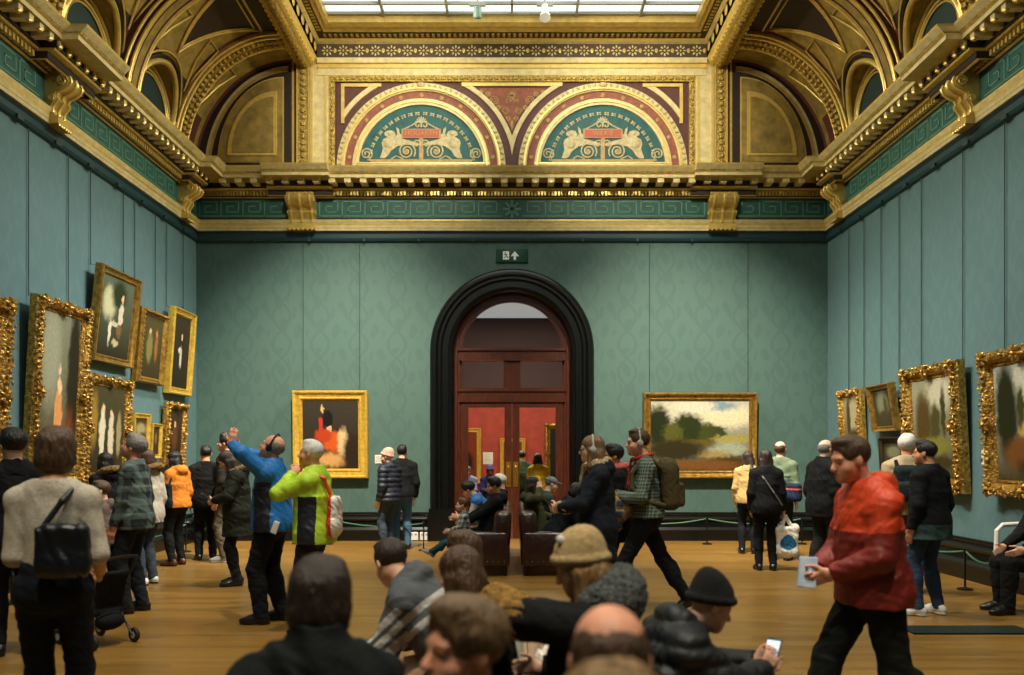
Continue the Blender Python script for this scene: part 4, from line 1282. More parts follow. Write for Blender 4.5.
def glass_mat():
    m = bpy.data.materials.new('clear_glass'); m.use_nodes = True
    N, L, b = nodes_of(m); N.remove(b)
    tr = N.new('ShaderNodeBsdfTransparent'); gl = N.new('ShaderNodeBsdfGlossy'); gl.inputs['Roughness'].default_value = .03
    tr.inputs['Color'].default_value = (.9, .92, .9, 1)
    mx = N.new('ShaderNodeMixShader'); mx.inputs[0].default_value = .015
    L.new(tr.outputs[0], mx.inputs[1]); L.new(gl.outputs[0], mx.inputs[2])
    L.new(mx.outputs[0], N['Material Output'].inputs['Surface'])
    return m
M_GLASS = glass_mat()
mb = MB(); n = 24
mb.prism([(-.95 * math.cos(PI * k / n), ARC + .95 * math.sin(PI * k / n)) for k in range(n + 1)], lambda u, v, t: (u, DY + .05 - t, v), 0, .006)
for s in (-1, 1): mb.bx(s * .14, s * .97, DY + .04, DY + .046, 2.84, 3.4)
mb.build('fanlight_glass', [M_GLASS], door, smooth=False)
for s in (-1, 1):
    mb = MB(); a, b = s * .012, s * .90
    mb.bx(s * .003, s * .13, DY - .03, DY + .03, .02, 2.60); mb.bx(s * .84, s * .96, DY - .03, DY + .03, .02, 2.60)
    mb.bx(s * .13, s * .84, DY - .03, DY + .03, 2.50, 2.60); mb.bx(s * .13, s * .84, DY - .03, DY + .03, .02, .32)
    for q in (.13, .84): mb.bx(s * (q - .012), s * (q + .012), DY - .04, DY + .04, .3, 2.52)
    leaf = mb.build('door_leaf', [M_MAHOG], door, smooth=False)
    mb = MB(); mb.bx(s * .13, s * .84, DY - .004, DY + .004, .32, 2.5); mb.build('glass', [M_GLASS], leaf, smooth=False)
    mb = MB(); mb.bx(s * .025, s * .115, DY - .042, DY - .03, 1.0, 1.47); mb.tube([(s * .07, DY - .045, 1.08), (s * .07, DY - .09, 1.1), (s * .07, DY - .09, 1.37), (s * .07, DY - .045, 1.39)], .012, 8)
    mb.build('handle', [M_BRASS], leaf, angle=40)

# the red gallery beyond
M_RED = mat('red_wall_fabric', (168, 62, 44), .75, noise=.15, nscale=4)
M_PURPLE = mat('dark_plum_paint', (52, 26, 27), .7)
mb = MB(); NY = 24.0
mb.bx(-6, 6, NY, NY + .2, 0, 3.4, 0); mb.bx(-6, 6, NY - .05, NY + .2, 3.4, 5.70, 1); mb.bx(-6, 6, NY - .12, NY, 3.36, 3.46, 2)
mb.bx(-6.2, -6, Y1 + .3, NY, 0, 5.70, 0); mb.bx(6, 6.2, Y1 + .3, NY, 0, 5.70, 0)
mb.bx(-6, 6, NY - .08, NY, 0, .4, 1)
tag(mb.build('wall_far', [M_RED, M_PURPLE, M_GOLD], smooth=False), kind='structure')
mb = MB(); mb.bx(-6, 6, Y1 + .3, 17.4, 5.70, 5.80, 0); mb.bx(-6, -3, 17.4, NY, 5.70, 5.80, 0); mb.bx(3, 6, 17.4, NY, 5.70, 5.80, 0)
tag(mb.build('ceiling_far', [M_PURPLE], smooth=False), kind='structure')
sky2 = empty('window_2', (0, 0, 0)); tag(sky2, kind='structure')
mb = MB(); mb.bx(-3, 3, 17.4, NY + .2, 5.72, 5.74)
mb.build('pane', [emit_mat('far_skylight_glass', (196, 204, 210), .55)], sky2, smooth=False)
mb = MB()
for k in (-2, -1, 1, 2): mb.bx(k * 1.1 - .02, k * 1.1 + .02, 17.4, NY, 5.68, 5.72)
mb.build('frame', [mat('grey_metal', (150, 156, 146), .5, .2)], sky2, smooth=False)
# ================================================================== PAINTINGS
M_FR_BRIGHT = mat('bright_gold_leaf', (240, 198, 82), .36, .5, noise=.2, nscale=16, bump=.2, bscale=50)
M_FR_OLD = mat('old_gold_leaf', (196, 152, 68), .36, .7, noise=.4, nscale=14, bump=.4, bscale=45)
M_FR_CARVED = mat('carved_gold_leaf', (222, 176, 84), .3, .75, noise=.5, nscale=22, bump=1.0, bscale=30)
M_FR_DARK = mat('dark_frame_wood', (60, 46, 26), .45, .3, noise=.3)
M_WIRE = mat('hanging_rod_metal', (40, 62, 62), .6, .2)

def painted(name, base, blobs, w, h, top=None, warp=.07, ws=4.0):
    """a painted canvas: vertical ground tone and soft irregular patches (x, z, rx, rz, colour, softness) in -1..1"""
    m = bpy.data.materials.new(name); m.use_nodes = True
    N, L, b = nodes_of(m)
    tc = N.new('ShaderNodeTexCoord'); mp = N.new('ShaderNodeMapping'); L.new(tc.outputs['Object'], mp.inputs['Vector'])
    mp.inputs['Scale'].default_value = (2 / w, 0, 2 / h)
    nz = N.new('ShaderNodeTexNoise'); nz.inputs['Scale'].default_value = ws; nz.inputs['Detail'].default_value = 5; L.new(mp.outputs[0], nz.inputs['Vector'])
    sub = N.new('ShaderNodeVectorMath'); sub.operation = 'SUBTRACT'; L.new(nz.outputs['Color'], sub.inputs[0]); sub.inputs[1].default_value = (.5, .5, .5)
    sc = N.new('ShaderNodeVectorMath'); sc.operation = 'SCALE'; L.new(sub.outputs[0], sc.inputs[0]); sc.inputs['Scale'].default_value = warp * 4
    ad = N.new('ShaderNodeVectorMath'); L.new(mp.outputs[0], ad.inputs[0]); L.new(sc.outputs[0], ad.inputs[1])
    sp = N.new('ShaderNodeSeparateXYZ'); L.new(ad.outputs[0], sp.inputs[0])
    col = None
    f = math_node(N, L, 'MULTIPLY_ADD', sp.outputs['Z'], .5, .5)
    col = mix_col(N, L, f, base, top or base)
    for (x, z, rx, rz, c, soft) in blobs:
        dx = math_node(N, L, 'DIVIDE', math_node(N, L, 'SUBTRACT', sp.outputs['X'], x), rx)
        dz = math_node(N, L, 'DIVIDE', math_node(N, L, 'SUBTRACT', sp.outputs['Z'], z), rz)
        d = math_node(N, L, 'SQRT', math_node(N, L, 'ADD', math_node(N, L, 'MULTIPLY', dx, dx), math_node(N, L, 'MULTIPLY', dz, dz)))
        r = N.new('ShaderNodeMapRange'); r.interpolation_type = 'SMOOTHSTEP'
        r.inputs['From Min'].default_value = 1 - soft; r.inputs['From Max'].default_value = 1 + soft; r.inputs['To Min'].default_value = 1; r.inputs['To Max'].default_value = 0
        L.new(d, r.inputs['Value'])
        col = mix_col(N, L, r.outputs[0], col, c)
    n2 = N.new('ShaderNodeTexNoise'); n2.inputs['Scale'].default_value = 18; n2.inputs['Detail'].default_value = 6; L.new(mp.outputs[0], n2.inputs['Vector'])
    rr = N.new('ShaderNodeMapRange'); rr.inputs['From Min'].default_value = .35; rr.inputs['From Max'].default_value = .7; rr.inputs['To Max'].default_value = .4; L.new(n2.outputs['Fac'], rr.inputs['Value'])
    hs = N.new('ShaderNodeMix'); hs.data_type = 'RGBA'; hs.blend_type = 'MULTIPLY'; L.new(rr.outputs[0], hs.inputs['Factor']); L.new(col, hs.inputs['A']); hs.inputs['B'].default_value = (.4, .38, .34, 1)
    L.new(hs.outputs['Result'], b.inputs['Base Color'])
    b.inputs['Roughness'].default_value = .6; b.inputs['Specular IOR Level'].default_value = .15
    return m

def painting(label, wall, a0, a1, z0, z1, fw, blobs, base, top=None, style='plain', gold=None, depth=.12, tilt=3.0, group=None, wires=True, ws=5.0, railz=5.6, seed=1, inner=None):
    """a0..a1: extent along the wall (x on the back wall, y on a side wall), as seen left to right"""
    w = abs(a1 - a0); h = z1 - z0; c = (a0 + a1) / 2
    root = empty('framed_painting')
    if wall == 'back': root.location = (c, Y1 - .015, z0); rz = 0
    elif wall == 'left': root.location = (-W + .015, c, z0); rz = PI / 2
    elif wall == 'right': root.location = (W - .015, c, z0); rz = -PI / 2
    else: root.location = (c, NY - .10, z0); rz = 0
    root.rotation_euler = (0, 0, rz)
    tag(root, label, 'painting', group)
    rnd = random.Random(seed)
    R = Matrix.Rotation(math.radians(tilt), 3, 'X')        # leans forward at the top
    gold = gold or M_FR_OLD
    def prof(mb, pr, m):
        def rg(i, d): return [R @ Vector(p) for p in ((-w / 2 + i, -d, i), (w / 2 - i, -d, i), (w / 2 - i, -d, h - i), (-w / 2 + i, -d, h - i))]
        for (i0, d0), (i1, d1) in zip(pr[:-1], pr[1:]): mb.strip(rg(i0, d0), rg(i1, d1), m, closed=True)
    mb = MB()
    D = depth
    if style == 'plain':
        pr = [(0, 0), (0, D * .8), (fw * .08, D), (fw * .2, D), (fw * .3, D * .82), (fw * .62, D * .62), (fw * .7, D * .72), (fw * .8, D * .72), (fw * .86, D * .5), (fw, D * .42), (fw, .0)]
    elif style == 'flute':
        pr = [(0, 0), (0, D * .6), (fw * .1, D * .75), (fw * .25, D), (fw * .4, D * .95), (fw * .55, D * .7), (fw * .62, D * .78), (fw * .85, D * .6), (fw, D * .4), (fw, 0)]
    else:
        pr = [(0, 0), (0, D * .55), (fw * .12, D * .8), (fw * .35, D), (fw * .55, D * .8), (fw * .75, D * .45), (fw * .82, D * .55), (fw * .92, D * .5), (fw, D * .35), (fw, 0)]
    prof(mb, pr, 0)
    T = lambda u, d, v: R @ Vector((u, -d, v))
    if style == 'carved':
        # scrolling leaves, shells and beads round the rail
        def rail(n, f):
            for k in range(n): f((k + .5) / n)
        per = [(-w / 2, 0, w / 2, 0), (w / 2, 0, w / 2, h), (w / 2, h, -w / 2, h), (-w / 2, h, -w / 2, 0)]
        for (x0, v0, x1, v1) in per:
            Ln = math.hypot(x1 - x0, v1 - v0); n = max(5, int(Ln / .065)); dx, dv = (x1 - x0) / Ln, (v1 - v0) / Ln; nx, nv = -dv, dx
            for k in range(n):
                t = (k + .5) / n * Ln; j = rnd.uniform(-.3, .3)
                for off, r in ((fw * (.14 + .10 * math.sin(k * 1.9)), .024), (fw * (.38 + .12 * math.cos(k * 1.3)), .028), (fw * .62, .016)):
                    u, v = x0 + dx * (t + rnd.uniform(-.02, .02)) + nx * off, v0 + dv * t + nv * off
                    a = rnd.uniform(0, PI)
                    mb.ball(T(u, D * (.95 if r > .02 else .6), v), (r * rnd.uniform(.9, 1.5), r * .7, r * .7), 6, 0, R @ Matrix.Rotation(a, 3, 'Y'))
            nb = int(Ln / .05)
            for k in range(nb):
                t = (k + .5) / nb * Ln
                mb.ball(T(x0 + dx * t + nx * fw * .87, D * .52, v0 + dv * t + nv * fw * .87), .013, 5, 0)
        for (u, v) in ((-w / 2, 0), (w / 2, 0), (-w / 2, h), (w / 2, h), (0, h), (0, 0), (-w / 2, h / 2), (w / 2, h / 2)):
            cu, cv = u * (1 - fw * .5 / (w / 2)), v + (fw * .4 if v == 0 else (-fw * .4 if v == h else 0))
            for k in range(7):
                a = 2 * PI * k / 7
                mb.ball(T(cu + fw * .34 * math.cos(a), D * 1.0, cv + fw * .34 * math.sin(a)), (fw * .22, .03, fw * .10), 6, 0, R @ Matrix.Rotation(-a, 3, 'Y'))
            mb.ball(T(cu, D * 1.08, cv), (fw * .18, .04, fw * .18), 8, 0)
    elif style == 'flute':
        for k in range(int(w / .07)):
            for v in (fw * .32, h - fw * .32): mb.ball(T(-w / 2 + (k + .5) * .07, D * .97, v), (.026, .018, fw * .2), 6, 0)
        for k in range(int(h / .07)):
            for u in (-w / 2 + fw * .32, w / 2 - fw * .32): mb.ball(T(u, D * .97, (k + .5) * .07), (fw * .2, .018, .026), 6, 0)
    mb.build('frame', [gold], root, angle=45)
    cw, ch = w - 2 * fw + .01, h - 2 * fw + .01
    mb = MB(); mb.bx(-cw / 2, cw / 2, -.012, .012, -ch / 2, ch / 2)
    cv = mb.build('canvas', [painted('painted_canvas', base, blobs, cw, ch, top, ws=ws)], root, smooth=False)
    cv.location = T(0, D * .40, h / 2); cv.rotation_euler = (math.radians(tilt), 0, 0)
    if wires:
        for s in (-1, 1):
            mb = MB(); p = T(s * (w / 2 - fw * .9), D * .3, h - .02); q = Vector((p.x, -.012, railz - z0))
            mb.tube([q, (p.x, -.012, p.z + .02), p], .0065, 6); mb.build('hanging_wire', [M_WIRE], root)
    return root

# left wall, from the near end to the corner
SKC = (198, 150, 118)
painting('tall carved gold frame on left wall cut off by the photo edge, nearest to us', 'left', 7.7, 9.18, 1.15, 3.38, .22, [(.3, .35, .18, .16, SKC, .2), (.25, -.1, .3, .4, (150, 90, 50), .3), (-.5, .5, .5, .4, (150, 160, 150), .4)], (60, 50, 34), (120, 120, 100), 'carved', M_FR_CARVED, seed=2)
painting('large carved gold frame with a standing figure in pale orange before a dark curtain', 'left', 9.6, 10.78, 1.2, 3.55, .17, [(-.5, .5, .5, .6, (150, 152, 128), .5), (.75, .2, .35, 1.0, (38, 36, 24), .3), (.0, -.25, .2, .36, (214, 150, 92), .2), (.02, .1, .13, .1, (228, 196, 150), .3), (-.02, .32, .075, .075, (224, 196, 160), .25), (-.1, -.75, .45, .2, (196, 160, 110), .4), (.6, -.6, .25, .4, (122, 62, 24), .5)], (84, 66, 40), (122, 128, 104), 'carved', M_FR_CARVED, depth=.15, seed=3)
painting('gold framed painting of a seated figure in white stockings, upper row', 'left', 11.08, 12.24, 2.93, 4.28, .12, [(-.45, .35, .4, .4, (190, 190, 150), .4), (.1, .6, .45, .35, (42, 52, 28), .4), (.3, .12, .15, .3, (206, 196, 172), .2), (.35, .52, .075, .09, (220, 178, 140), .2), (-.05, -.15, .32, .08, (196, 184, 158), .25), (-.3, -.4, .08, .35, (214, 204, 180), .25), (.25, -.3, .16, .16, (120, 92, 58), .3), (.1, -.65, .2, .1, (190, 170, 130), .4)], (44, 40, 24), (90, 100, 80), 'plain', M_FR_OLD, tilt=6, seed=4)
painting('carved gold frame with two figures in white gowns, hung below the seated figure', 'left', 10.86, 12.1, 1.22, 2.72, .15, [(-.3, -.1, .17, .62, (214, 206, 178), .25), (.22, -.2, .17, .6, (206, 196, 166), .25), (-.28, .5, .07, .08, (226, 186, 150), .2), (.22, .38, .07, .08, (226, 186, 150), .2), (.7, -.1, .15, .5, (150, 136, 100), .3), (-.8, .2, .2, .6, (150, 120, 50), .5)], (50, 44, 26), (70, 66, 40), 'carved', M_FR_CARVED, wires=False, seed=5)
painting('slim gold framed painting of a standing green robed figure, upper row middle', 'left', 12.4, 13.32, 2.75, 3.92, .11, [(-.2, .0, .28, .5, (122, 118, 66), .3), (-.22, .52, .1, .11, (206, 166, 120), .2), (.45, .1, .16, .5, (140, 96, 52), .4), (.45, .5, .08, .1, (180, 130, 96), .3)], (56, 50, 28), (80, 74, 44), 'flute', M_FR_OLD, tilt=5, seed=6)
painting('gold framed dark portrait with pale sleeves, upper row next to the corner', 'left', 13.54, 14.46, 2.66, 4.14, .13, [(.0, .0, .3, .5, (40, 44, 40), .3), (.05, .45, .1, .1, (224, 184, 146), .2), (.0, -.15, .12, .3, (196, 190, 172), .3), (-.2, .05, .18, .06, (206, 196, 180), .3)], (38, 36, 24), (56, 52, 36), 'plain', M_FR_BRIGHT, tilt=4, seed=7)
painting('small carved gold frame by the corner, lower row below the dark portrait', 'left', 13.42, 14.18, 1.43, 2.5, .11, [(.0, -.1, .4, .5, (90, 60, 40), .4), (.0, .4, .14, .13, (206, 160, 120), .2)], (44, 34, 22), (60, 50, 34), 'carved', M_FR_CARVED, wires=False, seed=8)
painting('little gold framed landscape behind the plaid coat, lower row', 'left', 12.32, 12.86, 1.62, 2.26, .09, [(.0, .3, .9, .4, (150, 140, 100), .4), (.3, -.2, .5, .3, (84, 70, 36), .4)], (66, 52, 26), None, 'plain', M_FR_BRIGHT, depth=.08, wires=False, seed=9)
painting('little narrow gold frame low on left wall between two larger ones', 'left', 12.95, 13.3, 1.55, 2.12, .07, [(.0, .2, .4, .4, (120, 90, 50), .4)], (60, 44, 24), None, 'plain', M_FR_BRIGHT, depth=.08, wires=False, seed=10)
# back wall
painting('bright gold framed portrait of a seated figure in an orange coat and tall hat', 'back', -4.08, -2.68, 1.17, 2.80, .19, [(-.05, .15, .1, .11, (214, 170, 132), .15), (.1, -.2, .4, .3, (196, 84, 30), .3), (-.25, -.05, .3, .2, (170, 60, 28), .3), (.45, -.25, .2, .4, (206, 180, 130), .35), (-.1, .48, .2, .22, (22, 20, 20), .15), (-.35, .3, .07, .22, (186, 50, 34), .25), (-.28, .75, .05, .12, (206, 160, 110), .3), (.0, -.75, .5, .2, (196, 150, 92), .5), (.75, -.5, .3, .5, (40, 30, 20), .4)], (40, 32, 24), (54, 48, 40), 'plain', M_FR_BRIGHT, depth=.13, tilt=2, seed=11, ws=5)
painting('wide gold framed river landscape with dark trees and pale cloudy sky', 'back', 2.44, 4.55, 1.17, 2.76, .15, [(.0, .75, 1.3, .5, (188, 186, 164), .5), (.55, .55, .5, .3, (212, 200, 166), .4), (.4, .85, .35, .14, (120, 146, 160), .5), (-.1, .85, .4, .2, (206, 200, 178), .4), (-.86, .25, .26, .6, (30, 38, 14), .3), (-.25, .12, .36, .5, (38, 48, 17), .22), (-.55, .05, .2, .3, (78, 80, 30), .4), (.2, .05, .22, .3, (58, 66, 24), .3), (.4, .06, .14, .2, (52, 62, 26), .3), (.65, -.1, .4, .12, (150, 142, 70), .35), (.55, -.4, .4, .2, (150, 158, 140), .4), (-.2, -.25, .5, .14, (96, 80, 34), .5), (.3, -.55, .4, .1, (150, 132, 80), .5), (-.5, -.42, .6, .3, (44, 40, 18), .35), (.6, -.85, .5, .25, (56, 46, 20), .4), (.1, -.85, .8, .15, (110, 72, 34), .5)], (62, 52, 26), (176, 178, 160), 'plain', M_FR_OLD, depth=.14, tilt=2, seed=12, ws=9)
# right wall, from the corner towards us
painting('small carved gold frame on right wall nearest the corner', 'right', 14.12, 13.28, 1.62, 2.72, .13, [(.2, .3, .7, .6, (160, 152, 120), .4), (-.4, .1, .25, .8, (66, 60, 30), .4), (.3, -.6, .8, .3, (74, 58, 30), .4)], (96, 84, 50), (150, 140, 106), 'carved', M_FR_CARVED, seed=13)
painting('tilted slim gold frame with a dark arched landscape, right wall second from corner', 'right', 12.86, 12.1, 1.98, 2.72, .09, [(.0, .2, .6, .7, (120, 124, 100), .4), (.1, -.5, .6, .4, (66, 58, 36), .4), (.3, .1, .2, .5, (70, 70, 44), .4)], (60, 56, 36), None, 'plain', M_FR_OLD, tilt=9, seed=14)
painting('small dark framed picture hung low behind the white haired man', 'right', 12.6, 11.85, 1.35, 1.88, .08, [(.0, .2, .7, .5, (110, 112, 84), .4), (.2, -.5, .6, .3, (60, 50, 26), .4)], (56, 52, 34), None, 'plain', M_FR_DARK, wires=False, seed=15)
painting('large carved gold frame with a woodland landscape on the right wall', 'right', 11.7, 10.28, 1.1, 2.84, .2, [(.35, .7, .6, .35, (186, 182, 156), .5), (-.45, .1, .4, .65, (80, 62, 28), .35), (.15, .1, .25, .4, (70, 66, 30), .35), (.55, .3, .12, .5, (60, 54, 26), .4), (.0, -.35, .9, .18, (120, 116, 50), .4), (.4, -.7, .6, .15, (60, 50, 24), .4), (-.5, -.7, .4, .2, (110, 70, 30), .4)], (66, 60, 28), (150, 148, 120), 'carved', M_FR_CARVED, depth=.17, seed=16)
painting('large carved gold frame with tall dark trees, at the right edge of the photo', 'right', 9.75, 8.25, 1.12, 2.84, .2, [(.0, .7, .3, .4, (196, 196, 176), .5), (-.62, .2, .36, .85, (34, 38, 17), .3), (.5, .2, .35, .8, (52, 52, 24), .4), (.0, -.15, .25, .14, (196, 160, 70), .4), (-.2, -.55, .5, .3, (110, 70, 30), .4), (.3, -.8, .6, .2, (50, 44, 22), .4), (-.15, .25, .13, .35, (60, 62, 28), .4)], (66, 58, 30), (170, 174, 158), 'carved', M_FR_CARVED, depth=.17, seed=17)
# in the red gallery
painting('gold framed picture on the red wall seen through the left door pane', 'far', -2.3, -.92, .75, 2.4, .14, [(.1, .0, .5, .6, (150, 54, 24), .4), (.5, -.3, .3, .5, (40, 26, 22), .3)], (120, 50, 26), None, 'plain', M_FR_BRIGHT, depth=.1, wires=False, tilt=0, seed=18)
painting('square gold frame on the red wall behind the door handles', 'far', -.36, .40, .9, 2.1, .12, [(.0, .0, .5, .5, (140, 60, 40), .4)], (120, 54, 36), None, 'plain', M_FR_BRIGHT, depth=.08, wires=False, tilt=0, seed=19)
painting('tall dark picture with ornate frame seen through the right door pane', 'far', .98, 2.2, .7, 2.55, .17, [(.0, .3, .18, .2, (160, 150, 130), .4), (.0, -.3, .4, .4, (50, 54, 40), .4)], (28, 30, 24), None, 'carved', M_FR_OLD, depth=.12, wires=False, tilt=0, seed=20)

# ================================================================== SMALL THINGS ON THE WALLS
M_CARD = mat('white_card', (222, 220, 210), .6)
def wall_label(label, loc, rz, w=.16, h=.16):
    root = empty('wall_label', loc, rz); tag(root, label, 'label')
    mb = MB(); mb.rbox((0, -.006, 0), (w, .012, h), .004); mb.build('card', [M_CARD], root)
    mb = MB()
    for k in range(5): mb.bx(-w * .38, w * (.36 - .1 * (k % 3)), -.0135, -.012, h * (.32 - .14 * k) - .003, h * (.32 - .14 * k) + .003)
    mb.build('printed_lines', [mat('grey_ink', (120, 118, 112), .7)], root, smooth=False)
wall_label('white caption card right of the orange coat portrait', (-2.49, Y1 - .001, 1.52), 0)
wall_label('white caption card on right wall between the two large carved frames', (W - .001, 10.0, 1.56), -PI / 2, .14, .2)
wall_label('white caption card on the red wall beyond the doors', (-.72, NY - .001, 1.5), 0, .3, .36)
root = empty('wall_socket', (-1.73, Y1 - .101, .09)); tag(root, 'white double wall socket set in the black skirting', 'socket')
mb = MB(); mb.rbox((-.1, -.008, 0), (.17, .016, .15), .006); mb.rbox((.1, -.008, 0), (.17, .016, .15), .006); mb.build('face_plate', [M_WHITEPL], root)
for u in (-.14, -.06, .06, .14):
    mb = MB(); mb.bx(u - .02, u + .02, -.021, -.016, .015, .05); mb.build('switch', [mat('socket_grey', (150, 150, 148), .5)], root, smooth=False)
# exit sign
root = empty('exit_sign', (.0, Y1 - .001, 5.33)); tag(root, 'dark green exit sign with running figure and up arrow above the arch', 'sign')
mb = MB(); mb.rbox((0, -.02, 0), (.60, .04, .25), .008); mb.build('panel', [mat('sign_green', (14, 62, 48), .4)], root)
mb = MB(); mb.bx(-.17, -.055, -.0425, -.04, -.075, .078, 0)
t = -.0428
mb.ball((-.128, t, .05), (.014, .002, .014), 8, 1)
for a, b in (((-.125, .03), (-.105, -.005)), ((-.105, -.005), (-.075, -.02)), ((-.075, -.02), (-.08, -.055)), ((-.105, -.005), (-.125, -.035)), ((-.125, -.035), (-.155, -.04)), ((-.125, .028), (-.1, .015)), ((-.1, .015), (-.082, .03)), ((-.125, .025), (-.15, .01))):
    mb.tube([(a[0], t, a[1]), (b[0], t, b[1])], .008, 6, 1, flat=.3)
mb.build('running_figure', [mat('sign_white', (225, 235, 228), .5), mat('sign_green', (14, 62, 48), .4)], root, smooth=False)
mb = MB(); mb.prism([(.0, 0)] and [(.03, -.08), (.03, .0), (-.015, -.02), (-.015, .0), (.052, .082), (.12, .0), (.12, -.02), (.075, .0), (.075, -.08)], lambda u, v, t: (u, -t, v), .04, .0425)
mb.build('arrow', [mat('sign_white', (225, 235, 228), .5)], root, smooth=False)

# track lights hanging at the skylight edge
def track_light(label, x, y, down, m, big):
    root = empty('track_light', (x, y, 9.40)); tag(root, label, 'lamp')
    mb = MB(); mb.tube([(0, 0, .12), (0, 0, -.05 * 0)], .02, 8); mb.bx(-.14, .14, -.025, .025, .0, .05); mb.build('mount', [mat('grey_metal', (150, 156, 146), .5, .2)], root)
    mb = MB(); R = Matrix.Rotation(math.radians(-25 if big else 18), 3, 'X')
    mb.lathe([(.03, .0), (.06, -.01), (.062, -.16), (.05, -.18), (.09, -.26), (.095, -.30), (.08, -.30)] if big else [(.03, 0), (.07, -.01), (.075, -.17), (.06, -.19)], (0, 0, 0), 14, 0, R)
    mb.build('lamp_head', [m], root)
track_light('grey green spotlight head hanging left of centre at the skylight', -.60, 13.9, 0, mat('pale_green_metal', (120, 150, 140), .45), False)
track_light('white spotlight head with flared rim hanging at the skylight edge', .57, 13.9, 0, mat('white_metal', (225, 228, 222), .45), True)

# ================================================================== BARRIERS, GRATE, SEATS
M_POST = mat('barrier_metal', (30, 32, 32), .35, .6)
M_ROPE = mat('barrier_rope', (70, 112, 88), .7, bump=.3, bscale=200)
def stanchion(label, x, y):
    root = empty('barrier_post', (x, y, 0)); tag(root, label, 'post', None)
    mb = MB(); mb.lathe([(.09, 0), (.09, .012), (.07, .022), (.02, .03), (.014, .04)], n=18); mb.build('base', [M_POST], root)
    mb = MB(); mb.lathe([(.012, .035), (.012, .46), (.018, .465), (.018, .485), (.01, .49)], n=10); mb.build('pole', [M_POST], root)
def rope(label, a, b, sag=.09):
    a, b = Vector(a), Vector(b); dd = (b - a).normalized() * .026; a = a + dd; b = b - dd
    mb = MB(); mb.tube([a.lerp(b, k / 16) - Vector((0, 0, sag * 4 * (k / 16) * (1 - k / 16))) for k in range(17)], .011, 8)
    o = mb.build('barrier_rope', [M_ROPE]); tag(o, label, 'rope')
def barrier(pts, names, ropes):
    for (x, y), n in zip(pts, names): stanchion(n, x, y)
    for (p, q), n in zip(zip(pts[:-1], pts[1:]), ropes): rope(n, (*p, .455), (*q, .455))
barrier([(5.38, 8.78), (5.38, 9.5), (5.38, 11.6), (5.38, 13.6)],
        ['barrier post by right wall beside the white chair', 'thin barrier post beside the man in white trainers', 'barrier post by right wall under the woodland landscape', 'barrier post in the right corner'],
        ['green barrier cord sagging towards the white chair', 'green barrier cord behind the man in white trainers', 'green barrier cord under the tilted slim frame'])
barrier([(1.75, 14.35), (3.5, 14.35), (5.2, 14.35)], ['barrier post right of the arch foot', 'thin barrier post under the wide river landscape', 'barrier post behind the man in the long black coat'], ['barrier cord right of the arch along back wall', 'barrier cord behind the man with navy messenger bag'])
barrier([(-1.48, 13.4), (-3.3, 14.35), (-5.1, 14.35)], ['barrier post left of the arch in front of the socket', 'barrier post under the orange coat portrait', 'barrier post in the left corner'], ['barrier cord under the orange coat portrait', 'barrier cord in front of the left back corner'])
barrier([(-5.38, 8.6), (-5.38, 10.9), (-5.38, 13.2)], ['barrier post by left wall behind the boy', 'barrier post by left wall behind the orange jacket woman', 'barrier post by left wall near the corner'], ['barrier cord along left wall behind the plaid jacket', 'barrier cord along left wall behind the orange jacket woman'])
# floor grate
root = empty('floor_grate', (4.13, 7.28, .001)); tag(root, 'dark metal grate lying in the floor before the white trainers', 'grate')
mb = MB(); mb.bx(-.55, .55, -.16, .16, 0, .006, 0)
for s in (-1, 1): mb.bx(-.55, .55, s * .14, s * .16, .006, .014, 0); mb.bx(s * .53, s * .55, -.16, .16, .006, .014, 0)
mb.build('tray', [mat('grate_dark', (26, 34, 32), .5, .4)], root, smooth=False)
mb = MB()
for k in range(44): mb.bx(-.53 + k * .0245, -.52 + k * .0245, -.14, .14, .006, .014)
for k in range(6): mb.bx(-.53, .53, -.125 + k * .05, -.118 + k * .05, .006, .013)
mb.build('grid', [mat('grate_metal', (70, 84, 78), .4, .6)], root, smooth=False)

# leather sofas, back to back
M_LEA = mat('brown_leather', (58, 32, 26), .28, noise=.3, nscale=10, bump=.3, bscale=18, coat=.2)
def sofa(label, s, x0, y0, y1):
    root = empty('leather_sofa', (0, 0, 0)); tag(root, label, 'sofa', None)
    L = y1 - y0; yc = (y0 + y1) / 2
    mb = MB(); mb.rbox((s * (x0 + .42), yc, .26), (.74, L - .04, .24), .03)
    mb.build('base', [M_LEA], root)
    for k in range(3):
        mb = MB(); l = (L - .3) / 3; mb.rbox((s * (x0 + .5), y0 + .15 + l * (k + .5), .395), (.56, l - .01, .10), .045, n=4); mb.build('seat_cushion', [M_LEA], root)
    for k in range(3):
        mb = MB(); l = (L - .02) / 3; mb.rbox((s * (x0 + .155), y0 + .01 + l * (k + .5), .60), (.25, l - .01, .50), .09, R=Matrix.Rotation(math.radians(-s * 5), 3, 'Y'), n=4); mb.build('back_cushion', [M_LEA], root)
    for y in (y0 + .075, y1 - .075):
        mb = MB(); mb.rbox((s * (x0 + .42), y, .36), (.72, .15, .46), .06, n=4); mb.build('armrest', [M_LEA], root)
    for k in range(9):
        mb = MB(); mb.ball((s * (x0 + .12 + k * .075), y0 - .003, .2), .009, 6); mb.build('stud', [M_BRASS], root)
    for x in (x0 + .12, x0 + .70):
        for y in (y0 + .1, y1 - .1):
            mb = MB(); mb.lathe([(.022, 0), (.03, .15)], (s * x, y, 0), 10); mb.build('leg', [mat('dark_wood', (40, 24, 16), .4)], root)
sofa('brown leather sofa facing left with the boy on it, back to back with another', -1, -.02, 10.5, 13.3)
sofa('brown leather sofa facing right with the grey cap person on it', 1, .07, 10.5, 13.3)
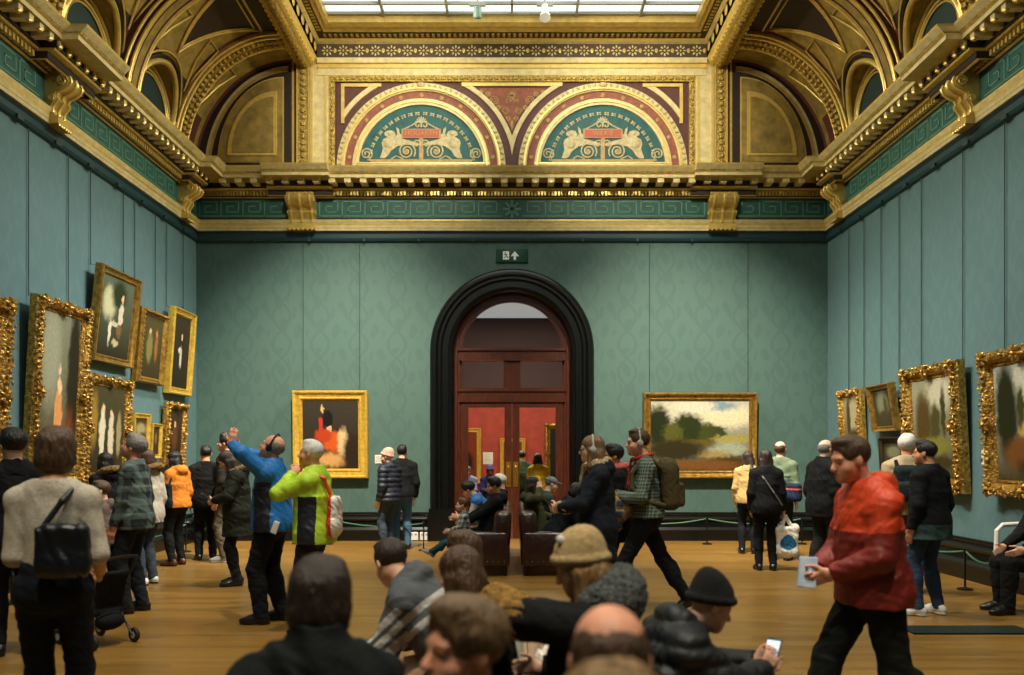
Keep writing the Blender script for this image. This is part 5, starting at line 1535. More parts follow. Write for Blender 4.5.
# long slatted bench
M_SLAT = mat('bench_wood', (150, 104, 58), .4, noise=.35, nscale=8, stretch=(6, .6, 6), bump=.1)
M_SLATD = mat('bench_wood_grey', (110, 104, 92), .5, noise=.3, nscale=8, stretch=(6, .6, 6))
root = empty('slatted_bench', (.03, 3.4, 0)); tag(root, 'long slatted wooden bench under the seated visitors in front', 'bench')
for k in range(13):
    mb = MB(); mb.rbox((-.60 + k * .10, 0, .435), (.078, 5.2, .03), .008); mb.build('slat', [M_SLATD if k in (6, 9) else M_SLAT], root)
for y in (-2.4, -.8, .8, 2.4):
    mb = MB(); mb.bx(-.6, .6, y - .04, y + .04, .36, .42); mb.build('cross_rail', [M_SLAT], root, smooth=False)
    for x in (-.5, .5):
        mb = MB(); mb.bx(x - .03, x + .03, y - .035, y + .035, 0, .36); mb.build('leg', [M_SLAT], root, smooth=False)
# warden's chair at the right edge
M_CHAIR = mat('white_tube', (226, 226, 220), .35)
root = empty('white_chair', (5.40, 8.2, 0), math.radians(90)); tag(root, 'white tubular armchair by right wall at the photo edge', 'chair')
for s in (-1, 1):
    mb = MB(); mb.tube([(s * .28, .27, 0), (s * .28, .27, .5), (s * .28, .26, .8), (s * .28, .2, .86), (s * .28, -.15, .88), (s * .28, -.24, .82), (s * .28, -.27, .5), (s * .28, -.3, 0)], .024, 10); mb.build('arm_frame', [M_CHAIR], root)
mb = MB(); mb.rbox((0, 0, .43), (.54, .5, .05), .02); mb.build('seat', [mat('chair_fabric', (40, 46, 48), .8)], root)
mb = MB(); mb.rbox((0, -.27, .72), (.54, .05, .46), .02, R=Matrix.Rotation(.12, 3, 'X')); mb.build('backrest', [mat('chair_fabric', (40, 46, 48), .8)], root)
for z in (.2, .4):
    mb = MB(); mb.tube([(-.28, .2 * 0 - .27, z), (.28, -.27, z)], .014, 8); mb.build('rail', [M_CHAIR], root)
# ================================================================== VISITORS
def tx(F, c):
    """points -> torso frame (right, forward, up) of the figure"""
    return (c - F.P) @ F.Rt
DARKT = cloth((24, 27, 34)); BLACKC = cloth((18, 19, 22)); NAVY = cloth((22, 30, 48)); JEANS = cloth((44, 62, 88), bump=.3); JEANSG = cloth((62, 72, 82))
M_BSHOE = leather((22, 20, 20)); M_BRSHOE = leather((84, 50, 30)); M_WSHOE = mat('white_trainer', (222, 222, 216), .55); M_GSHOE = mat('grey_trainer', (140, 140, 136), .6)
SOLEW = mat('white_sole', (210, 208, 200), .6)
BS = dict(m=M_BSHOE); 
SITF = dict(lf=(-.12, .44, 0, 6, 0), rf=(.12, .46, 0, -6, 0))
def seat(z, H, extra=0): return z / (H / 1.75) + .125 + extra

def worn(name, label, cat, root, F, parts, group=None, h=.008):
    """a thing carried by a person; parts: (name, prims, mats, kwargs)"""
    r = empty(name, root.location, root.rotation_euler[2]); tag(r, label, cat, group)
    for (n, pr, ms, kw) in parts: sdf_obj(n, pr, kw.pop('h', h), ms, r, F.s, **kw)
    return r
def backpack(label, root, F, m, big=1.0, m2=None):
    T, R = F.T, F.Rt; b = big
    body = [rbx(T(0, -.225, .27), (.15 * b, .085, .215 * b), R, r=.07, k=.04), rbx(T(0, -.31, .19), (.115 * b, .05, .11 * b), R, r=.04, k=.02), ell(T(0, -.22, .46 * b), (.12, .075, .05), R, k=.05)]
    parts = [('bag_body', body, [m], dict(wr=.006, lam=.1))]
    for s in (-1, 1):
        q = [T(s * .10, -.145, .44), T(s * .11, -.07, .51), T(s * .115, .03, .50), T(s * .12, .125, .40), T(s * .15, .135, .26), T(s * .185, .02, .14), T(s * .15, -.15, .10)]
        parts.append(('strap', [cap(a, c, .022, .022, k=.01) for a, c in zip(q[:-1], q[1:])], [m2 or m], {}))
    return worn('backpack', label, 'backpack', root, F, parts)
def handbag(name, label, root, F, c, half, m, strap, sr=.012, tilt=(0, 0, 0), m2=None, group=None, cat='bag', stripe=None):
    R = F.Rt @ rmat(*tilt); c = F.T(*c)
    body = [rbx(c, half, R, r=min(half) * .8, k=.03), ell(c + R @ _v((0, 0, -half[2] * .5)), (half[0] * .98, half[1] * 1.15, half[2] * .5), R, k=.04)]
    pts = [F.T(*p) for p in strap]
    return worn(name, label, cat, root, F, [('bag_body', body, [m, stripe or m], dict(wr=.006, lam=.12, paint=lambda q, l: np.where(np.abs((q - c)[:, 2] - .045) < .014, 1, 0) if stripe else l)), ('strap', [cap(a, b, sr, sr, k=.008) for a, b in zip(pts[:-1], pts[1:])], [m2 or m], {})], group)
def carrier(label, root, F, hand, w, hgt, ms, paint=None, d=.06):
    """plastic carrier bag hanging from a hand"""
    W_ = F.W[hand] + _v((0, .02, -.07)) if hand is not None else None
    c = W_
    R = np.eye(3)
    body = [rbx(c + _v((0, 0, -.16 - hgt / 2)), (d, w / 2, hgt / 2), R, r=.04, k=.04), ell(c + _v((0, 0, -.16 - hgt)), (d * 1.1, w * .52, .08), R, k=.05)]
    hnd = [cap(c, c + _v((s2 * .02, s * w * .33, -.17)), .011, .03, k=.02) for s in (-1, 1) for s2 in (-1, 1)]
    return worn('carrier_bag', label, 'bag', root, F, [('bag_body', body, ms, dict(wr=.012, lam=.11, paint=paint)), ('handle', hnd, ms[:1], dict(wr=.003, lam=.05))])
def phone(label, loc, rot, lit=True, c=(24, 60, 70)):
    r = empty('smartphone', loc); r.rotation_euler = rot; tag(r, label, 'phone')
    mb = MB(); mb.rbox((0, 0, 0), (.075, .011, .15), .005); mb.build('case', [mat('phone_case', c, .35)], r)
    mb = MB(); mb.bx(-.032, .032, -.0068, -.0052, -.062, .062)
    if lit:
        sm = bpy.data.materials.new('lit_screen'); sm.use_nodes = True
        N, L, b = nodes_of(sm); b.inputs['Emission Color'].default_value = (*lin((150, 196, 236)), 1); b.inputs['Emission Strength'].default_value = 1.1
    else: sm = mat('dark_screen', (10, 12, 16), .15)
    mb.build('screen', [sm], r, smooth=False)
    return r

# ---------------------------------------------------------------- left side, standing
person('person in black at the left photo edge, back turned to us', X(14, 6.4), 6.4, 40,
       dict(H=1.79, head=(10, 4, 0), lf=(-.1, .05, 0, 8, 0)), 'fair', ('thick', 'black'), dict(m=cloth((16, 18, 30)), hem=.18, collar=.06), dict(m=BLACKC), BS)
white_knit = knit((214, 204, 184))
rt, F = person('woman in white ribbed top with black shoulder bag, back turned', X(54, 4.0), 4.0, 12,
       dict(H=1.73, fem=True, g=.92, head=(6, 0, 0), lh=(-.13, .22, 1.02), le=(-.25, -1, -.3), rh=(.16, .20, 1.0), re=(.4, -1, -.3), grip=(.2, .8)), 'tan', ('bob', 'brown'),
       dict(name='knitted_top', m=white_knit, th=.010, hem=-.08, crop=True, collar=0, sleeve=.12, wr=.003, bth=.004), dict(m=NAVY, th=.012, waist=.14), BS)
handbag('shoulder_bag', 'black shoulder bag hanging behind the woman in the white top', rt, F, (.10, -.19, .20), (.12, .045, .13), leather((16, 20, 26)), [(.0, -.18, .30), (.08, -.13, .44), (.115, -.03, .515), (.125, .07, .47), (.17, .02, .32), (.15, -.17, .30)], .015)
rt, F = person('dark haired woman in black coat with fur hood, back turned, behind the boy', X(107, 9.8), 9.8, 60,
       dict(H=1.63, fem=True, head=(12, 0, 0), pz=.95), 'fair', ('long', 'black'), dict(m=BLACKC, hem=.35, hood=1, th=.026), dict(m=DARKT), dict(m=M_BSHOE, boot=.4), [x_furhood(fur((150, 116, 66)))])
hood_c = cloth((98, 84, 76))
person('boy in taupe hooded top and beige trousers looking left', X(104, 8.9), 8.9, 105,
       dict(H=1.26, child=True, head=(12, -4, 0), g=1.02), 'fair', ('short', 'brown'), dict(name='hooded_top', m=hood_c, hem=.14, hood=1, th=.022), dict(m=cloth((166, 142, 104))), dict(m=M_GSHOE, sole=SOLEW))
plaid = check_mat('plaid_cloth', (26, 36, 38), (86, 104, 98), 46)
person('grey haired man in dark plaid jacket and jeans gazing up at the left wall', X(134, 8.15), 8.15, 92,
       dict(H=1.79, head=(0, 20, 0), lh=(-.23, .10, .86), grip=(.35, .3), lf=(-.09, .04, 0, 6, 0), rf=(.09, -.05, 0, -6, 0)), 'ruddy', ('thick', 'grey'),
       dict(m=plaid, hem=.16, collar=.05, th=.02), dict(m=cloth((40, 50, 58)), th=.018), BS)
person('person in pale coat with tan fur collar half hidden behind the plaid jacket', X(148, 9.9), 9.9, 75,
       dict(H=1.66, fem=True), 'fair', ('bob', 'brown'), dict(m=cloth((196, 186, 168)), hem=.2, th=.026), dict(m=JEANSG), dict(m=M_WSHOE), [x_furhood(fur((168, 128, 74)))])
orj = cloth((206, 122, 38)); 
rt, F = person('dark long haired woman in orange jacket and dark trousers by left wall', X(177, 11.6), 11.6, 70,
       dict(H=1.65, fem=True, head=(25, -5, 0), lh=(-.14, .22, .98)), 'fair', ('long', 'black'), dict(m=orj, hem=.08, hood=.8, th=.024), dict(m=BLACKC), dict(m=M_BRSHOE, boot=.35))
handbag('satchel', 'navy satchel hanging at the side of the orange jacket woman', rt, F, (-.25, .03, .12), (.05, .15, .19), cloth((22, 40, 58)), [(-.24, .1, .3), (-.13, .06, .50), (-.13, -.05, .50), (-.24, -.08, .3)], .016)
person('person in black long jacket seen from behind near the left corner', X(206, 12.2), 12.2, 25, dict(H=1.73, g=1.03), 'tan', ('short', 'black'), dict(m=BLACKC, hem=.2, collar=.05, th=.024), dict(m=BLACKC), BS)
person('tall dark haired man behind the green parka, face turned left', X(228, 12.0), 12.0, 80, dict(H=1.90, head=(10, 6, 0)), 'fair', ('thick', 'black'), dict(m=cloth((58, 52, 44)), hem=.12, collar=.05), dict(m=cloth((92, 84, 68))), dict(m=M_GSHOE, sole=SOLEW))
rt, F = person('woman in dark green parka bent over a phone, dark leggings', X(237, 9.85), 9.85, 105,
       dict(H=1.67, fem=True, g=1.05, head=(10, -30, 0), neckf=.03, lh=(-.06, .28, 1.10), rh=(.08, .28, 1.08), le=(-1, -.3, -.8), re=(1, -.3, -.8), grip=(.6, .5)), 'fair', ('long', 'dark'),
       dict(name='parka', m=cloth((50, 58, 40)), hem=.32, hood=1.1, th=.03, flare=.015, wr=.008), dict(name='leggings', m=BLACKC, th=.007), dict(m=M_BSHOE, boot=.3), [x_furhood(fur((156, 132, 92)))])
p = wpt(rt, F, F.W[0] + _v((.05, .09, .05))); phone('dark phone held by the woman in the green parka', p, (math.radians(-60), 0, math.radians(105)), False, (20, 20, 22))
# blue jacket, both arms up
blue = shiny((24, 116, 196)); navyp = shiny((14, 20, 34))
def p_blue(F, c, l):
    q = tx(F, c); m = (q[:, 2] < .36) & (np.abs(q[:, 1] - .015) < .085) & (np.abs(q[:, 0]) > .02) & (l == 0)
    return np.where(m, 1, 0)
rt, F = person('man in bright blue jacket with headphones raising his arms', X(272, 7.66), 7.66, 84,
       dict(H=1.79, g=1.1, head=(0, 22, 0), lh=(-.12, .33, 1.66), le=(-.5, .2, .35), rh=(.06, .36, 1.60), re=(.6, .2, .2), lhd=(0, -.1, 1), rhd=(0, .2, 1), grip=(.12, .5), lf=(-.1, .06, 0, 5, 0), rf=(.1, -.06, 0, -5, 0)), 'ruddy', ('bald', 'grey'),
       dict(m=[blue, navyp], hem=.13, collar=.06, th=.024, paint=p_blue, slab=2, add=lambda F: []), dict(m=cloth((22, 26, 34)), th=.022), BS, [x_phones(M_BLACKPL)])
tagb = worn('paper_tag', 'white paper tag hanging on the blue jacket hem', 'tag', rt, F, [('card', [rbx(F.P + _v((-.215, -.12, -.05)), (.006, .03, .06), rmat(0, 20, 0), r=.004)], [M_CARD], dict(h=.006))])
neon = shiny((186, 226, 52)); neonb = shiny((16, 22, 38))
def p_neon(F, c, l):
    q = tx(F, c); m = (q[:, 2] < .30) & (np.abs(q[:, 1] + .01) < .085) & (np.abs(q[:, 0]) > .05) & (l == 0)
    return np.where(m, 1, 0)
rt, F = person('white haired man in neon yellow jacket, hand at his chin', X(314, 7.2), 7.2, 82,
       dict(H=1.72, g=1.08, head=(4, 6, 0), lh=(-.06, .17, 1.46), le=(-.6, .9, -.8), rh=(.0, .22, 1.30), re=(.8, .7, -.7), grip=(.75, .4)), 'ruddy', ('short', 'white'),
       dict(m=[neon, neonb], hem=.17, collar=.06, th=.028, paint=p_neon, slab=2, flare=.01), dict(m=cloth((52, 38, 30)), th=.02), BS)
red_p = mat('red_plastic', (206, 60, 36), .4); wht_p = mat('white_plastic_film', (226, 224, 214), .35, bump=.3, bscale=30)
worn('carrier_bag', 'red and white plastic bag on the back of the neon jacket', 'bag', rt, F, [('bag_body', [rbx(F.T(-.10, -.235, .14), (.09, .05, .17), F.Rt, r=.045, k=.03), ell(F.T(-.10, -.23, .03), (.10, .06, .1), F.Rt, k=.04)], [wht_p, red_p], dict(wr=.012, lam=.1, paint=lambda c, l: np.where(((c - F.P) @ F.Rt)[:, 1] > -.235, 1, 0))), ('strap', [cap(F.T(-.1, -.2, .3), F.T(-.11, -.14, .46), .016, .016), cap(F.T(-.11, -.14, .46), F.T(-.12, -.02, .52), .016, .016)], [red_p], {})])
# pair by the back wall
person('person in navy padded jacket with pale knitted cap left of the arch', X(389, 13.3), 13.3, 60, dict(H=1.68, g=1.04, head=(20, 0, 0)), 'fair', ('short', 'white', 1), dict(m=shiny((18, 26, 44)), hem=.12, collar=.07, th=.034, puff=.012), dict(m=cloth((58, 72, 84))), BS, [x_beanie(knit((222, 176, 160)))])
person('dark haired man in black jacket and blue jeans left of the arch', X(402, 13.6), 13.6, 15, dict(H=1.76, head=(-20, 0, 0)), 'fair', ('short', 'black'), dict(m=cloth((20, 24, 30)), hem=.08, collar=.06, th=.03), dict(m=cloth((66, 98, 128))), BS)

# ---------------------------------------------------------------- right side, standing
shear = fur((222, 194, 148))
rt, F = person('woman with glasses and headphones in navy coat with shearling collar, facing left', X(597, 7.2), 7.2, 88,
       dict(H=1.77, fem=True, head=(0, -2, 0), lh=(-.06, .34, 1.12), le=(-.8, -.3, -.9), rh=(.05, .30, 1.10), grip=(.5, .3)), 'fair', ('long', 'ash'),
       dict(name='coat', m=cloth((20, 34, 54)), hem=.30, hood=.8, th=.028, flare=.01), dict(m=BLACKC), dict(m=M_BSHOE, boot=.4), [x_glasses(M_BLACKPL), x_phones(mat('grey_plastic', (170, 172, 170), .4)), x_scarf(shear, .04, .30, 'shearling_collar'), x_cuffs(shear, (0, 1), .052, .085)])
phone('brown audio guide in the hand of the woman with glasses', wpt(rt, F, F.W[0] + _v((.03, .12, .06))), (math.radians(-50), 0, math.radians(88)), False, (60, 44, 34))
person('dark haired person in black with pink scarf between the two headphone wearers', X(617, 8.5), 8.5, 80, dict(H=1.70, fem=True, head=(15, 0, 0)), 'tan', ('thick', 'black'), dict(m=BLACKC, hem=.25, collar=.05, th=.026), dict(m=BLACKC), BS, [x_scarf(cloth((196, 98, 92)), .042, .2)])
chk = check_mat('checked_shirt', (38, 56, 52), (112, 126, 110), 190)
rt, F = person('tall man with headphones, checked shirt and backpack walking left', X(645, 8.0), 8.0, 90,
       dict(H=1.88, g=.94, head=(0, -2, 0), lean=2, pz=.925, lf=(-.08, .20, 0, 4, 0), rf=(.09, -.42, .05, -4, -26), lh=(-.10, .28, 1.10), le=(-.8, -.6, -.6), rh=(.05, .28, 1.12), grip=(.6, .6)), 'fair', ('short', 'brown'),
       dict(name='shirt', m=chk, hem=.02, th=.018, collar=.04), dict(m=cloth((22, 26, 36)), th=.014), BS, [x_phones(mat('grey_plastic', (170, 172, 170), .4)), x_scarf(cloth((176, 46, 44)), .016, .25, 'lanyard', wr=0)])
backpack('khaki canvas backpack on the tall man with the checked shirt', rt, F, cloth((78, 70, 42)), 1.05)
worn('jacket', 'patterned jacket carried over the arm of the tall man', 'jacket', rt, F, [('cloth', [ell(F.W[0] + _v((-.02, -.02, -.08)), (.07, .13, .13), k=.04), ell(F.W[0] + _v((-.03, .03, -.20)), (.06, .10, .12), k=.05)], [check_mat('patterned_cloth', (40, 48, 66), (150, 120, 76), 60)], dict(wr=.012, lam=.09))])
person('long haired woman in pale yellow top by the river landscape, back turned', X(748, 13.0), 13.0, -15, dict(H=1.66, fem=True, head=(-20, 0, 0), g=.96), 'fair', ('long', 'dark'), dict(name='top', m=cloth((184, 156, 100)), hem=.12, th=.018), dict(m=NAVY, th=.012), BS)
rt, F = person('woman in black coat holding a white plastic bag, back turned', X(766, 11.1), 11.1, -8, dict(H=1.67, fem=True, g=1.04, head=(10, 0, 0), rh=(.25, .02, .86), grip=(.3, .85)), 'fair', ('long', 'dark'), dict(name='coat', m=cloth((18, 21, 28)), hem=.16, th=.028), dict(m=BLACKC, th=.012), BS)
blb = mat('blue_print', (24, 96, 136), .4)
def p_bag(c, l):
    cc = c - c.mean(0); wob = 1 + .25 * np.sin(cc[:, 0] * 31 + 1) * np.sin(cc[:, 2] * 27)
    return np.where((((cc[:, 0] - .01) / .11) ** 2 + ((cc[:, 2] + .02) / .105) ** 2 < wob), 1, 0)
w0 = F.W[1] + _v((.03, .02, -.07))
worn('carrier_bag', 'white plastic bag with blue print held by the woman in black', 'bag', rt, F, [('bag_body', [rbx(w0 + _v((.02, 0, -.36)), (.16, .06, .2), r=.045, k=.04), ell(w0 + _v((.02, 0, -.53)), (.17, .075, .08), k=.05), ell(w0 + _v((-.09, 0, -.17)), (.055, .04, .06), k=.05), ell(w0 + _v((.13, 0, -.17)), (.055, .04, .06), k=.05)], [wht_p, blb], dict(wr=.012, lam=.11, paint=p_bag)), ('handle', [cap(w0 + _v((s2 * .012, 0, .0)), w0 + _v((s * .08 + .02, 0, -.19)), .012, .03, k=.02) for s in (-1, 1) for s2 in (-1, 1)], [wht_p], {})])
q = [F.T(-.13, .0, .50), F.T(-.05, -.16, .38), F.T(.08, -.175, .18), F.T(.2, -.12, .0)]
worn('bag_strap', 'thin grey crossbody strap over the back of the woman in black', 'strap', rt, F, [('band', [cap(a, b, .013, .013, k=.008) for a, b in zip(q[:-1], q[1:])], [cloth((120, 118, 112))], {})])
rt, F = person('balding man in sage green sweater with messenger bag, back turned', X(780, 12.2), 12.2, -30, dict(H=1.80, g=1.04, head=(-10, 5, 0)), 'fair', ('bald', 'brown'), dict(name='sweater', m=cloth((108, 124, 100)), hem=.06, th=.022, collar=.05), dict(m=cloth((34, 36, 40))), BS)
handbag('messenger_bag', 'navy messenger bag with orange stripe on the man in the sage sweater', rt, F, (.20, -.14, .06), (.15, .06, .13), cloth((22, 34, 66)), [(.1, -.16, .2), (-.02, -.15, .38), (-.12, -.03, .5), (-.1, .14, .36), (.2, .08, .1)], .02, (-30, 0, 0), stripe=cloth((214, 92, 50)))
person('bald man in long black coat facing the right wall', X(824, 10.4), 10.4, -72, dict(H=1.80, g=1.08, head=(0, 2, 0), pz=.945, lf=(-.09, -.14, 0, 4, 0), rf=(.1, .14, 0, -6, 0), rh=(.22, .06, .86), grip=(.4, .4)), 'pale', ('bald', 'grey'), dict(name='coat', m=cloth((15, 17, 22)), hem=.22, th=.034, collar=.07, flare=.01), dict(m=cloth((48, 52, 46)), th=.018), dict(m=M_BRSHOE))
# orange jacket, walking in front
orange = shiny((214, 66, 20)); dkred = shiny((128, 32, 20))
def p_or(F, c, l):
    q = tx(F, c)
    return np.where((q[:, 2] > .30) | (l == 3), 1, 0)
rt, F = person('man in orange and red hooded jacket striding left in front', X(872, 4.3), 4.3, 93,
       dict(H=1.74, g=1.04, head=(4, -12, 0), lean=4, neckf=.015, pz=.915, lf=(-.09, -.36, .05, 4, -25), rf=(.09, .30, 0, -4, 6), lh=(-.08, .26, .98), rh=(.06, .28, .98), le=(-.9, -.9, -.3), re=(.9, -.9, -.3), grip=(.6, .6)), 'ruddy', ('short', 'brown'),
       dict(m=[dkred, orange], hem=.14, hood=1.15, th=.030, paint=p_or, collar=.05, flare=.012, wr=.008, hoodlab=3), dict(m=cloth((30, 40, 38)), th=.022), BS)
worn('paper_map', 'white and blue folded paper in the hands of the man in orange', 'paper', rt, F, [('sheet', [rbx((F.W[0] + F.W[1]) / 2 + _v((0, .09, .0)), (.05, .004, .085), rmat(50, 15, 0), r=.003)], [mat('map_paper', (206, 214, 222), .6, noise=.35, nscale=12, c2=(130, 165, 200))], dict(h=.005))])
rt, F = person('white haired man in beige jacket with backpack, back turned', X(907, 9.3), 9.3, -25, dict(H=1.82, g=1.08, head=(-12, 4, 0)), 'ruddy', ('thick', 'white'), dict(m=cloth((178, 160, 124)), hem=.1, collar=.06, th=.026), dict(m=cloth((62, 60, 50))), dict(m=M_GSHOE, sole=SOLEW))
backpack('dark teal backpack on the white haired man in beige', rt, F, cloth((30, 52, 54)), .9, BLACKC)
tealc = cloth((52, 76, 78))
def p_teal(F, c, l):
    q = tx(F, c); return np.where((q[:, 2] < -.03) & (np.abs(q[:, 0]) < .26) & (l == 0), 1, 0)
person('dark haired man in navy jacket, blue jeans and white trainers', X(929, 8.0), 8.0, 30, dict(H=1.73, head=(25, 0, 0), g=1.04, lf=(-.13, .03, 0, 30, 0), rf=(.13, -.02, 0, -6, 0)), 'tan', ('short', 'black'), dict(m=[cloth((18, 26, 38)), tealc], hem=.24, collar=.05, th=.028, paint=p_teal, slab=2, flare=.02), dict(m=JEANS, th=.012), dict(m=M_WSHOE, sole=SOLEW))
person('seated person in black at the right edge, one black shoe showing', X(1046, 8.15), 8.15, 92, dict(H=1.74, pz=seat(.455, 1.74), lf=(-.12, .48, 0, 6, 0), rf=(.12, .40, 0, -6, 0), lh=(-.15, .34, .66), rh=(.12, .36, .66)), 'fair', ('short', 'grey'), dict(m=BLACKC, sit=True, collar=.05, th=.024), dict(m=BLACKC, th=.02), BS)

# ---------------------------------------------------------------- on the leather sofas
CX_ = dict(lk=(-.3, 1, .3), rk=(.3, 1, .3))
stripe_m = check_mat('patterned_jumper', (70, 76, 84), (176, 178, 178), 90)
person('small boy with dangling legs in teal trousers on the near end of the sofa', -.66, 10.9, 92, dict(H=1.0, child=True, pz=seat(.44, 1.0), lf=(-.10, .80, .42, 6, 30), rf=(.10, .74, .36, -6, 30), head=(12, 0, 0), lh=(-.14, .34, 1.0), rh=(.14, .32, 1.0)), 'pale', ('short', 'ginger'), dict(name='jumper', m=stripe_m, sit=True, th=.02), dict(m=cloth((30, 78, 92))), dict(m=M_GSHOE, sole=SOLEW), hh=.007)
ripb = shiny((40, 120, 196))
person('dark haired person in blue and white jacket leaning forward on the left sofa', -.30, 11.75, 82, dict(H=1.62, pz=seat(.44, 1.62), lean=30, head=(0, -18, 0), lh=(-.06, .52, .74), rh=(.06, .55, .72), **SITF), 'fair', ('thick', 'black'), dict(m=[ripb, cloth((206, 204, 200))], paint=lambda F, c, l: np.where(l == 2, 1, 0), slab=2, sit=True, th=.026), dict(m=JEANS), BS)
person('dark haired person in black slumped on the left sofa', -.33, 11.15, 95, dict(H=1.62, pz=seat(.44, 1.62), lean=-14, head=(10, -12, 0), lh=(-.12, .36, .72), rh=(.1, .4, .72), **SITF), 'tan', ('thick', 'black'), dict(m=BLACKC, sit=True, th=.028, hood=.8), dict(m=DARKT), BS)
person('white haired person at the far end of the left sofa', -.28, 12.55, 95, dict(H=1.64, pz=seat(.44, 1.64), lean=-14, head=(0, -4, 0), **SITF), 'pale', ('short', 'white'), dict(m=cloth((40, 44, 48)), sit=True, th=.024), dict(m=DARKT), BS)
person('person in olive coat resting a hand on the head on the right sofa', .36, 11.38, -92, dict(H=1.62, pz=seat(.44, 1.62), lean=-12, head=(0, -8, 0), rh=(.22, .03, 1.22), re=(1, .2, -.2), lh=(-.1, .3, .75), rhd=(-.6, 0, .7), **SITF), 'fair', ('long', 'dark'), dict(m=cloth((70, 74, 46)), sit=True, th=.026, hood=.8), dict(m=DARKT), BS)
person('person with grey flat cap on the right sofa', .50, 12.1, -85, dict(H=1.58, pz=seat(.44, 1.58), lean=4, head=(0, -14, 0), lh=(-.08, .36, .80), rh=(.08, .36, .80), **SITF), 'pale', ('short', 'grey', 1), dict(m=cloth((60, 74, 66)), sit=True, th=.024), dict(m=DARKT), BS, [x_cap(cloth((112, 118, 122)))])
person('dark haired person in navy coat bending forward at the near end of the right sofa', .60, 10.82, -80, dict(H=1.58, pz=seat(.44, 1.58), lean=24, head=(10, -20, 0), lh=(-.06, .48, .76), rh=(.06, .5, .76), **SITF), 'fair', ('bob', 'black'), dict(m=cloth((20, 34, 46)), sit=True, th=.03), dict(m=BLACKC), BS)

# ---------------------------------------------------------------- beyond the doors
person('woman with long black hair and yellow jumper in the doorway', X(538, 16.4), 16.4, 8, dict(H=1.63, fem=True, g=1.05), 'fair', ('long', 'black'), dict(name='jumper', m=cloth((232, 180, 36)), hem=.1, th=.024), dict(m=DARKT), BS)
person('person in green behind the brass door handles', X(522, 18.0), 18.0, 20, dict(H=1.68), 'fair', ('short', 'black'), dict(m=cloth((70, 92, 70)), hem=.1, th=.024), dict(m=DARKT), BS)
root = empty('gallery_bench', (-.9, 19.6, 0)); tag(root, 'low dark bench in the red gallery', 'bench')
mb = MB(); mb.rbox((0, 0, .41), (1.8, .55, .10), .03); mb.build('seat', [M_LEA], root)
for x in (-.8, .8):
    for y in (-.2, .2):
        mb = MB(); mb.bx(x - .025, x + .025, y - .025, y + .025, 0, .37); mb.build('leg', [mat('dark_wood', (40, 24, 16), .4)], root, smooth=False)
person('person in lilac coat on the bench in the red gallery', X(468, 19.6), 19.55, 175, dict(H=1.64, pz=seat(.46, 1.64), lean=6, head=(0, -8, 0), lh=(-.1, .36, .78), rh=(.1, .36, .78), **SITF), 'fair', ('bob', 'grey'), dict(m=cloth((140, 144, 186)), sit=True, th=.026), dict(m=DARKT), BS)
person('person in violet coat and blue knitted cap on the red gallery bench', X(490, 19.6), 19.55, 185, dict(H=1.64, pz=seat(.46, 1.64), lean=4, head=(0, -6, 0), lh=(-.1, .36, .78), rh=(.1, .36, .78), **SITF), 'brown', ('bob', 'black', 1), dict(m=cloth((48, 44, 110)), sit=True, th=.026), dict(m=DARKT), BS, [x_beanie(cloth((70, 78, 130)))])

def x_furfront(m):
    def f(F, root, h, o, E):
        sdf_obj('fur_collar', [cap(F.T(-.09, .05, .50), F.T(-.03, .15, .47), .05, .05, k=.03), cap(F.T(-.03, .15, .47), F.T(.04, .16, .36), .05, .045, k=.03), cap(F.T(.09, .05, .50), F.T(.04, .15, .46), .045, .045, k=.03)], h, [m], root, F.s, wr=.012, lam=.035)
    return f
# ---------------------------------------------------------------- in front, seated on the slatted bench
BZ = .452
person('woman with dark brown hair and black high collared coat, back turned, seated in front', X(316, 2.15), 2.15, 45, dict(H=1.64, fem=True, g=1.22, pz=seat(BZ, 1.66), twist=-38, lean=6, head=(0, 0, 0), lh=(-.25, .22, .72), rh=(.05, .34, .72), le=(-1, -.3, -.3), re=(1, -.3, -.3), **SITF), 'fair', ('bob', 'dark'), dict(name='coat', m=cloth((14, 22, 26)), sit=True, th=.036, collar=.09, wr=.012, lam=.16), dict(m=BLACKC), BS)
grj = cloth((88, 92, 96))
def p_f2(F, c, l):
    q = tx(F, c); return np.where((np.abs(q[:, 2] - .36) < .018) | (np.abs(q[:, 2] - .29) < .018) | ((l == 2) & (np.abs(np.mod(q[:, 2], .12) - .06) < .02)), 1, 0)
person('person in grey jacket with pale stripes bowed forward over the knees', -.22, 4.0, 78, dict(H=1.66, g=1.1, pz=seat(BZ, 1.66), lean=42, head=(-42, -16, 0), lh=(-.08, .62, .58), rh=(.08, .62, .60), **SITF), 'fair', ('short', 'dark'), dict(m=[grj, cloth((188, 186, 180))], sit=True, th=.032, slab=2, paint=p_f2, hood=.6), dict(m=DARKT), BS)
person('brown haired child looking left, low behind the long haired woman', X(468, 4.7), 4.7, 125, dict(H=1.31, child=True, pz=seat(BZ, 1.46), head=(0, -2, 0), **SITF), 'tan', ('bob', 'brown'), dict(m=cloth((52, 48, 44)), sit=True, th=.026), dict(m=DARKT), BS)
person('woman with long wavy brown hair and dark coat seated on the bench', X(480, 3.2), 3.2, 62, dict(H=1.52, fem=True, pz=seat(BZ, 1.58), lean=4, head=(0, -14, 0), **SITF), 'fair', ('long', 'brown'), dict(m=cloth((26, 26, 24)), sit=True, th=.03, collar=.05), dict(m=DARKT), BS)
